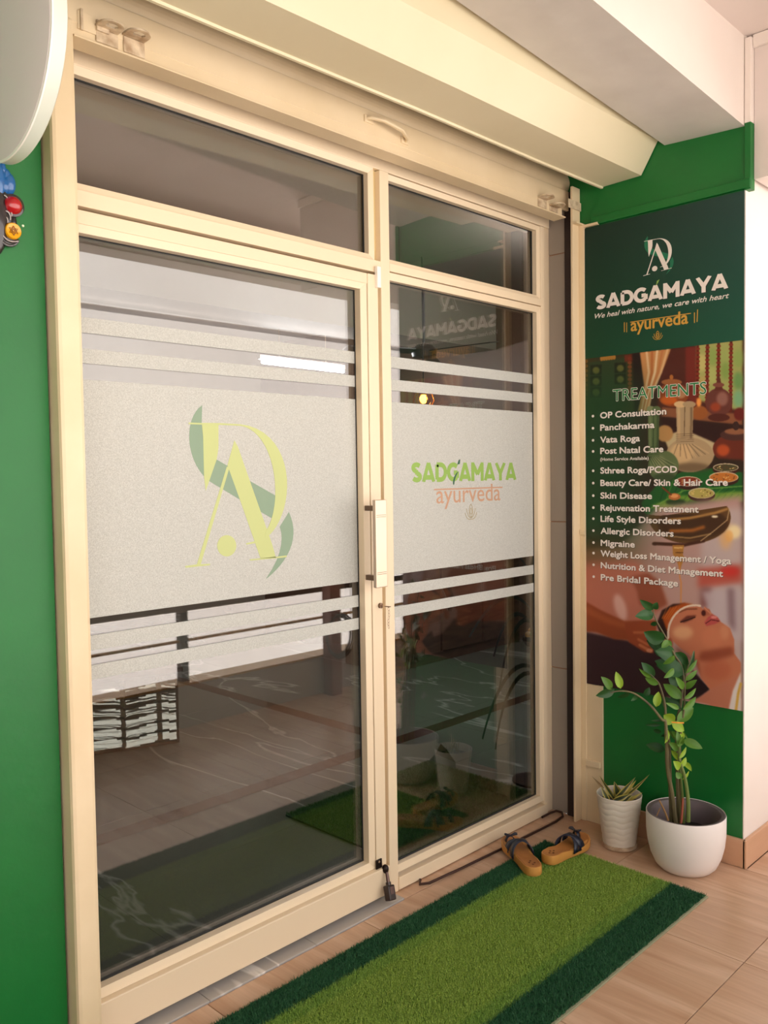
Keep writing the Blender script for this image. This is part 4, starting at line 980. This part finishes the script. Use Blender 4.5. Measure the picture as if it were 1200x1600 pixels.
for P in ([(0, 960), (60, 940), (100, 1000), (90, 1060)], [(-20, 1020), (30, 1000), (70, 1040), (60, 1090)], [(20, 780), (70, 800), (110, 900), (105, 1020)], [(-40, 1150), (0, 1260), (80, 1330), (180, 1300)]):
    q.tube([Vector(wv(a, b)) + Vector((0, -.0135, 0)) for a, b in bez(P, 10)], .0011, 6)
q.build('silver_lines', grw, orn, smooth=True)
cY = wv(120, 1185)
MB().lathe([(.0001, -.016), (.014, -.0165), (.0165, -.018), (.018, -.016), (.0185, -.006), (.0185, 0)], (cY[0], cY[1], cY[2]), 32, 'y').build('yellow_disc', yel, orn, smooth=True); ydm = COL.objects[-1]
q = MB()
for s_ in (0, math.pi):
    T = [(cY[0] + .0105 * math.sin(s_ + k * 2.0944), -.0985, cY[2] + .0105 * math.cos(s_ + k * 2.0944)) for k in range(4)]
    q.tube(T, .0009, 5)
q.tube([(cY[0] + .003 * math.cos(a), -.0985, cY[2] + .003 * math.sin(a)) for a in np.linspace(0, 6.283, 10)], .0009, 5)
q.build('star_pattern', mat('dark_amber', (130, 74, 10), .4), ydm)
# paint chips / nail
tag(MB().lathe([(.0001, -.0825), (.0025, -.082), (.003, -.0805), (.0001, -.0802)], (wv(262, 1112)[0], 0, wv(262, 1112)[2]), 12, 'y').build('nail_head', mat('nail_white', (220, 230, 200), .4)), 'tiny pale nail head on the green wall right of the ornament', 'nail')

# ------------------------------------------------------------------ pots
soil = mat('dark_soil', (44, 28, 24), .95, noise=(60, (22, 14, 12), (1, 1, 1), .2), bump=.8, bscale=90)
ceram = mat('white_glazed_pot', (238, 232, 228), .35)
bp_ = thing('large_planter', 'large smooth white round planter holding the tall leafy plant', 'planter', (2.972, -.66, 0))
C0 = (2.972, -.66, 0)
MB().lathe([(.0001, .0), (.078, .0), (.092, .004), (.108, .020), (.124, .055), (.134, .095), (.139, .14), (.1395, .205), (.1378, .209), (.1356, .205), (.127, .10), (.0001, .097)], C0, 72).build('pot', ceram, bp_, smooth=True)
MB().lathe([(.1350, .2065), (.1335, .2085), (.122, .2055), (.117, .198), (.113, .14), (.111, .102), (.0001, .102)], C0, 64, cap0=False).build('inner_liner', mat('dark_grey_liner', (112, 100, 102), .5), bp_, smooth=True)
MB().lathe([(.1125, .128), (.08, .136), (.04, .140), (.0001, .138)], C0, 48).build('soil', soil, bp_, smooth=True)
sp = thing('small_planter', 'small white tapered pot with a wavy ribbed pattern, by the wooden panel', 'planter', (2.975, -.39, 0))
C1 = (2.975, -.39, 0)
def wavy(r, z, a):
    if z < .03 or z > .195: return r
    ph = z * 2 * math.pi / .0235 + .95 * math.sin(a * 7)
    return r + .0016 * (abs(math.sin(ph / 2)) ** .6 - .6)
pf = [(.0001, .006), (.055, .006), (.060, .012)] + [(.062 + .024 * (k / 110), .012 + .193 * k / 110) for k in range(111)] + [(.0845, .207), (.082, .205), (.078, .17), (.0001, .17)]
MB().lathe(pf, C1, 120, fn=wavy).build('pot', mat('cream_white_pot', (232, 224, 212), .45, noise=(6, (222, 210, 194), (1, 1, 1), .2)), sp, smooth=True)
MB().lathe([(.0001, 0), (.060, 0), (.066, .004), (.068, .018), (.064, .018), (.060, .008), (.0001, .007)], C1, 64).build('saucer', mat('stained_saucer', (224, 206, 178), .5, noise=(12, (150, 104, 70), (1, 1, 1), .12)), sp, smooth=True)
MB().lathe([(.0785, .172), (.04, .177), (.0001, .178)], C1, 32).build('soil', soil, sp, smooth=True)

# ------------------------------------------------------------------ tall plant
zz = thing('leafy_pot_plant', 'tall pot plant with upright stems and glossy oval green leaves', 'plant', (2.972, -.66, .158))
stem_m = mat('plant_stem', (112, 104, 62), .5, noise=(20, (84, 74, 50), (1, 1, .3), .2)); stem_g = mat('young_green_stem', (104, 120, 56), .5)
DZ = float((np.array([2.972, -.66, .3]) - CAM) @ FW)
def zp(x, y, d=0.): return at_depth(920 + x / 5.335, 920 + y / 5.335, DZ + d)
def sp_(x, y, d=0.): return at_depth(x, y, DZ + d)
def stem(P, r0, r1, m=stem_m, d=0.):
    n = len(P); pts = [sp_(x, y, d + .0) for x, y in P]
    # smooth
    out = []
    for i in range(n - 1):
        p0, p1, p2, p3 = pts[max(i - 1, 0)], pts[i], pts[i + 1], pts[min(i + 2, n - 1)]
        for t in np.linspace(0, 1, 5)[: -1 if i < n - 2 else None]:
            out.append(.5 * ((2 * p1) + (p2 - p0) * t + (2 * p0 - 5 * p1 + 4 * p2 - p3) * t * t + (3 * p1 - p0 - 3 * p2 + p3) * t ** 3))
    return MB().tube(out, [r0 + (r1 - r0) * i / (len(out) - 1) for i in range(len(out))], 8).build('stem', m, zz, smooth=True)
zc = lambda L: [(920 + x / 5.335, 920 + y / 5.335) for x, y in L]
stem([(1056, 1288), (1050, 1240), (1043, 1200), (1042, 1166)] + zc([(645, 1250), (640, 1110), (610, 1090), (530, 990), (440, 910), (350, 862), (250, 852), (180, 868)]), .0085, .0022, d=-.02)
stem([(1049, 1284), (1047, 1220), (1045, 1160)] + zc([(640, 1130), (638, 1000), (620, 900), (588, 800), (560, 760), (512, 712)]), .0075, .002, d=.0)
stem([(1060, 1286), (1058, 1200), (1057, 1160)] + zc([(735, 1100), (765, 980), (775, 870), (790, 760), (770, 640), (715, 550), (650, 420), (570, 280), (540, 200), (545, 150)]), .007, .0018, d=.02)
stem([(1063, 1286), (1063, 1210), (1062, 1160)] + zc([(770, 1180), (795, 990), (800, 850), (812, 700), (850, 590), (872, 520)]), .006, .0016, d=.0)
stem([(1075, 1284), (1075, 1250), (1070, 1215), (1063, 1192)] + zc([(752, 1400), (755, 1300), (745, 1200)]), .0085, .002, stem_g, d=-.03)
stem([(1068, 1286), (1066, 1240), (1062, 1200)] + zc([(760, 1460), (756, 1340)]), .006, .002, stem_g, d=-.01)
stem([(1044, 1282), (1038, 1266), (1030, 1250)], .004, .0025, mat('dry_stub', (150, 112, 66), .7), d=-.03)
stem([(1064, 1286), (1066, 1266), (1067, 1247)], .005, .0035, mat('red_sheath', (150, 74, 52), .6), d=-.05)
stem([(1026, 1275), (1030, 1266), (1032, 1262)], .002, .0015, MATS['dry_stub'], d=-.02)
def leafmat(name, c1):
    m = mat(name, c1, .36, spec=.3, noise=(14, tuple(int(v * .8) for v in c1), (1, 1, 1), .3))
    return m
LM = [leafmat('leaf_dark', (42, 88, 38)), leafmat('leaf_mid', (88, 132, 44)), leafmat('leaf_bright', (146, 180, 48))]
def leaf_mesh(base, tip, wd, tilt, m, parent, name='leaf', curl=.10, prof=None):
    base, tip = Vector(base), Vector(tip); ax = tip - base; L_ = ax.length; ax.normalize()
    view = Vector(FW); sd_ = ax.cross(view).normalized(); nn = sd_.cross(ax)
    sd_ = (sd_ * math.cos(tilt) + nn * math.sin(tilt)).normalized(); nn = sd_.cross(ax)
    q = MB(); N = 7; cols = (-1, -.5, 0, .5, 1); rows = []
    for i in range(N + 1):
        t = i / N; w_ = (math.sin(math.pi * min(1, t ** .8)) ** .75) * wd / 2 if prof is None else prof(t) * wd / 2
        w_ = max(w_, wd * .012)
        c = base + ax * L_ * t - nn * (curl * L_ * math.sin(math.pi * t) * .6)
        rows.append([q.bm.verts.new(c + sd_ * w_ * k + nn * (-abs(k) * w_ * .30)) for k in cols])
    for a, b in zip(rows, rows[1:]):
        for k in range(4): q.bm.faces.new((a[k], a[k + 1], b[k + 1], b[k]))
    return q.build(name, m, parent, smooth=True)
LV = [((545,170),(425,90),62,0),((545,170),(572,112),50,0),((540,208),(385,230),84,0),((570,280),(515,300),36,0),((630,425),(458,360),112,0),((680,500),(480,430),95,0),((662,430),(605,492),48,1),((650,430),(692,478),34,1),
 ((715,555),(555,520),115,0),((715,555),(618,628),52,1),((722,530),(830,636),86,0),((835,700),(880,512),32,0),((790,715),(550,600),125,0),((795,770),(706,615),64,0),((800,710),(725,595),70,0),((790,835),(722,735),48,1),
 ((805,765),(905,678),36,1),((810,705),(903,588),34,1),((795,832),(902,758),46,1),((795,915),(893,828),44,1),((785,1005),(893,900),56,1),((735,1110),(872,990),78,1),((775,915),(622,793),80,1),((760,800),(662,728),90,0),((710,665),(625,742),52,1),
 ((770,1000),(610,900),50,0),((752,1000),(640,950),36,1),((540,745),(438,612),78,0),((520,738),(418,664),32,1),((582,795),(470,742),50,1),((562,985),(582,858),58,2),((192,838),(102,732),62,1),((266,832),(226,690),58,2),((215,838),(58,892),72,0),((345,862),(235,905),40,0),
 ((405,880),(350,935),36,0),((460,890),(505,822),52,0),((716,1108),(624,1052),88,2),((690,1120),(795,1185),72,2),((785,1188),(832,1262),14,1),((785,1262),(948,1332),66,1),((662,1178),(632,1290),38,2),((722,1262),(668,1182),34,1),((742,1250),(695,1185),36,1),
 ((757,1322),(735,1185),46,1),((770,1262),(778,1186),36,2),((747,1342),(664,1282),54,1),((754,1312),(782,1228),40,1),((752,1432),(688,1345),40,2),((752,1412),(812,1318),34,2),((756,1502),(704,1436),58,2),((764,1482),(810,1404),44,2),((796,1444),(856,1520),40,2),
 ((766,1582),(728,1528),48,1),((780,1592),(836,1516),26,2),((636,1345),(478,1298),70,0),((606,1192),(538,1178),34,0),((604,1132),(468,1134),24,0),((612,1100),(515,1100),18,0),((760,960),(680,900),60,0),((700,620),(560,640),100,0),((640,560),(545,460),90,0),((830,700),(800,610),44,0),((690,1180),(600,1230),46,0),((650,1000),(600,940),40,0)]
for i, (a, b, wd, k) in enumerate(LV):
    d = random.uniform(-.03, .03) + (.03 if k == 0 else -.02); dt = random.uniform(-.035, .035)
    Lp = math.hypot(a[0] - b[0], a[1] - b[1])
    leaf_mesh(zp(*a, d), zp(*b, d + dt), wd / 5.335 * DZ / FPX * 1.16, random.uniform(-.45, .45), LM[k], zz)
MB().tube([zp(690, 1112, -.05), zp(740, 1117, -.055), zp(792, 1118, -.05)], .0022, 6).build('orange_tie', mat('orange_thread', (236, 150, 40), .6), zz)

# snake plant
sn = thing('small_snake_plant', 'small variegated plant with dark yellow-edged blade leaves in the wavy white pot', 'plant', (2.975, -.39, .175))
DS = float((np.array([2.975, -.39, .2]) - CAM) @ FW)
def sz_(x, y, d=0.): return at_depth(900 + x / 5, 1180 + y / 5, DS + d)
ye = mat('yellow_leaf_edge', (176, 160, 78), .4); dk = mat('dark_leaf_centre', (40, 50, 30), .4, noise=(50, (70, 80, 46), (1, 1, 1), .15)); dry = mat('dry_leaf', (120, 96, 60), .7)
def blade(a, b, wd, d=0., mats=(dk, ye), tilt=0.):
    q = leaf_mesh(sz_(*a, d), sz_(*b, d + random.uniform(-.02, .02)), wd / 5 * DS / FPX, tilt, list(mats), sn, 'blade_leaf', .06, prof=lambda t: (.55 + .45 * math.sin(math.pi * min(1, t * 1.3 + .1))) * (1 if t < .5 else max(.0, 1 - ((t - .5) / .5) ** 2.2)))
    for i, p in enumerate(q.data.polygons):
        if i % 4 in (0, 3): p.material_index = 1
    return q
blade((255,360),(192,238),40,-.02); blade((305,345),(185,160),38,-.01,tilt=.5); blade((330,320),(298,205),64,.03); blade((300,350),(465,170),44,0.); blade((360,320),(470,195),34,.02,(ye,ye)); blade((400,310),(576,148),24,.01,(dk,ye))
blade((300,352),(430,300),50,-.03); blade((400,355),(520,290),28,-.02,(ye,ye)); blade((340,360),(440,312),70,-.02); blade((215,260),(125,165),18,.0,(dry,dry)); blade((380,330),(440,230),40,.03)

# ------------------------------------------------------------------ bent iron rod
rod = [(2.232, .0-.018, .006), (2.205, -.040, .006), (2.235, -.058, .006), (2.40, -.070, .006), (2.60, -.078, .006), (2.85, -.086, .006), (2.99, -.090, .007), (3.055, -.083, .008), (3.085, -.060, .010), (3.080, -.035, .012), (3.05, -.026, .010), (2.99, -.024, .008)]
tag(MB().tube(rod, .0048, 8).build('bent_iron_rod', mat('rusty_iron', (70, 46, 38), .55, .5), smooth=True), 'long dark bent iron rod lying along the foot of the glazing', 'rod')

# ------------------------------------------------------------------ sandals
cork = mat('tan_cork', (190, 128, 66), .6, noise=(12, (160, 100, 48), (1, 1, 1), .25)); cork_side = mat('tan_sole', (206, 146, 72), .5); navy = mat('navy_strap', (28, 34, 52), .35); worn_print = mat('worn_footprint', (108, 62, 34), .7)
def sandal(name, label, heel, toe, mirror, base_z, wk=1.):
    heel, toe = Vector(heel), Vector(toe); ax = (toe - heel); L_ = ax.length; ax.normalize(); sd_ = Vector((-ax.y, ax.x, 0)) * mirror
    T = thing(name, label, 'sandal', (heel.x, heel.y, base_z), 'pair of tan sandals on the grass mat')
    def P(u, v, z): return heel + ax * (u * L_) + sd_ * (v * wk) + Vector((0, 0, base_z + z))
    # outline: (u, left, right)
    prof = [(0, .0, .0), (.015, .016, -.018), (.05, .027, -.028), (.12, .033, -.033), (.25, .034, -.034), (.4, .032, -.035), (.55, .035, -.041), (.7, .044, -.046), (.82, .047, -.045), (.92, .041, -.034), (.975, .026, -.018), (1, .004, .0)]
    out = [(u, a) for u, a, b in prof] + [(u, b) for u, a, b in prof[::-1][1:-1]]
    def ring(sc_, zf, mb):
        return [mb.bm.verts.new(P(.5 + (u - .5) * (1 - (1 - sc_) * .35), v * sc_, zf(u))) for u, v in out]
    top = lambda u: .034 - .010 * max(0, math.sin(math.pi * min(1, max(0, (u - .25) / .7)))) + .006 * max(0, u - .9) * 10
    q = MB(); R = [ring(.93, lambda u: 0, q), ring(1.0, lambda u: .006, q), ring(1.0, lambda u: top(u) - .003, q), ring(.985, top, q), ring(.93, top, q)]
    n = len(out)
    for a, b in zip(R, R[1:]):
        for k in range(n): q.bm.faces.new((a[k], a[(k + 1) % n], b[(k + 1) % n], b[k]))
    q.bm.faces.new(R[0][::-1]); q.bm.faces.new(R[-1]); q.build('sole', cork_side, T, smooth=True)
    q = MB(); A = ring(.93, lambda u: top(u) + .0002, q); B = ring(.86, lambda u: top(u) - .0045 + .006, q); Cc = ring(.80, lambda u: top(u) + .0008, q)
    for a, b in zip([A, B], [B, Cc]):
        for k in range(n): q.bm.faces.new((a[k], a[(k + 1) % n], b[(k + 1) % n], b[k]))
    m0 = [q.bm.verts.new(P(u, 0, top(u) + .0008)) for u, *_ in prof]
    q.bm.faces.new(Cc); q.build('footbed', cork, T, smooth=True)
    for u, v in ((.10, .0), (.16, .008), (.14, -.010), (.20, .0)):
        MB().prism([(u + .016 * math.cos(a), v + .004 * math.sin(a)) for a in np.linspace(0, 5.8, 9)], lambda a, b, d: P(a, b, top(a) + d), .0009, .0014).build('heel_mark', worn_print, T)
    def strap(u0, u1, wd, hgt, v0=.040, v1=-.042, tw=0.):
        Lq, Rq = [], []; N = 14
        for i in range(N + 1):
            t = i / N; a = math.pi * t; v = v0 * (1 - t) + v1 * t; u = u0 * (1 - t) + u1 * t
            vv_ = (v0 + v1) / 2 + (v0 - v1) / 2 * math.cos(a) * 1.02; z = top(.6) - .010 + hgt * math.sin(a) ** .7
            ww = wd * (1 - tw * math.sin(a) ** 2)
            Lq.append(P(u - ww / L_ / 2, vv_, z)); Rq.append(P(u + ww / L_ / 2, vv_, z + .001))
        return MB().strip(Lq, Rq).build('strap', navy, T, solid=.003, smooth=True)
    strap(.50, .66, .034, .052, tw=.35); strap(.70, .52, .034, .050, tw=.4)
    # toe loop and bow
    q = MB(); lp = [P(.80 + .02 * math.cos(a), .014 + .016 * math.cos(a), top(.8) + .004 + .026 * abs(math.sin(a))) for a in np.linspace(0, math.pi, 9)]
    q.strip(lp, [p + ax * .016 for p in lp]); q.build('toe_loop', navy, T, solid=.003, smooth=True)
    q = MB()
    for s in (-1, 1): q.prism([(0, -.004), (.022 * s, -.012), (.026 * s, 0), (.020 * s, .012), (0, .004)], lambda a, b, d: P(.80, .014, top(.8) + .032) + sd_ * a + ax * b + Vector((0, 0, d + abs(a) * .25)), 0, .003)
    q.build('bow', navy, T)
    return T
sandal('sandal', 'tan platform sandal with navy straps standing across the mat edge, nearer the door frame', (2.515, -.318, 0), (2.672, -.088, 0), 1, .012)
sandal('sandal', 'tan platform sandal with navy straps lying sideways, nearer the small pot', (2.612, -.292, 0), (2.872, -.305, 0), 1, .018)

# ------------------------------------------------------------------ plants inside, by the fixed glass
pin = thing('indoor_palm', 'dark thin-leaved palm standing inside at the right of the fixed glass', 'plant', (3.45, .55, 0))
pmt = mat('palm_dark', (20, 30, 20), .6)
MB().lathe([(.0001, 0), (.10, 0), (.13, .22), (.12, .22), (.0001, .20)], (3.80, .42, 0), 24).build('pot', mat('inside_pot', (60, 44, 36), .6), pin)
for P in ([(3.78, .4, .2), (3.60, .38, .95), (3.25, .36, .98), (2.92, .30, .74)], [(3.78, .4, .2), (3.55, .38, .85), (3.30, .36, .90), (3.12, .32, .62)], [(3.78, .4, .2), (3.6, .4, 1.2), (3.25, .36, 1.16), (3.02, .33, 1.04)],
          [(3.78, .4, .2), (3.55, .4, .62), (3.22, .34, .52), (3.10, .3, .20)], [(3.78, .4, .2), (3.55, .4, .66), (3.2, .34, .58), (2.98, .28, .28)], [(3.78, .4, .2), (3.6, .4, .95), (3.3, .36, .80), (3.16, .32, .46)]):
    pts = [Vector(p) for p in bez(P, 16)]; q = MB(); wv_ = [.002 + .009 * math.sin(math.pi * (i / 15)) ** .8 if i > 5 else .004 for i in range(16)]
    q.strip([p + Vector((0, .004, w_ * .9)) for p, w_ in zip(pts, wv_)], [p - Vector((0, .004, w_ * .9)) for p, w_ in zip(pts, wv_)]); q.build('leaf', pmt, pin, solid=.001)
fp = thing('flower_bowl', 'glass bowl with yellow and red flowers inside, at the right edge of the fixed glass', 'flowers', (3.20, .25, .85))
c = on_plane(1, .26, 832, 1000)
MB().lathe([(.0001, 0), (.03, .004), (.05, .03), (.045, .05)], (c.x, c.y, c.z - .03), 24).build('bowl', mat('dark_glass_bowl', (40, 40, 36), .1), fp, smooth=True)
for k, (dx, dz, cl) in enumerate(((-.03, .03, yel), (-.005, .045, yel), (.015, .025, red), (.03, .04, red), (-.015, .02, mat('orange_petal', (226, 110, 20), .5)))):
    q = MB(); q.ball((c.x + dx, c.y, c.z + dz), .019, sz=.8, seg=12); q.build('flower', cl, fp, smooth=True)
MB().tube([(c.x, c.y, 0), (c.x, c.y, c.z - .03)], .012, 8).lathe([(.0001, 0), (.10, 0), (.10, .01), (.0001, .012)], (c.x, c.y, 0), 24).build('stand', black_metal, fp)
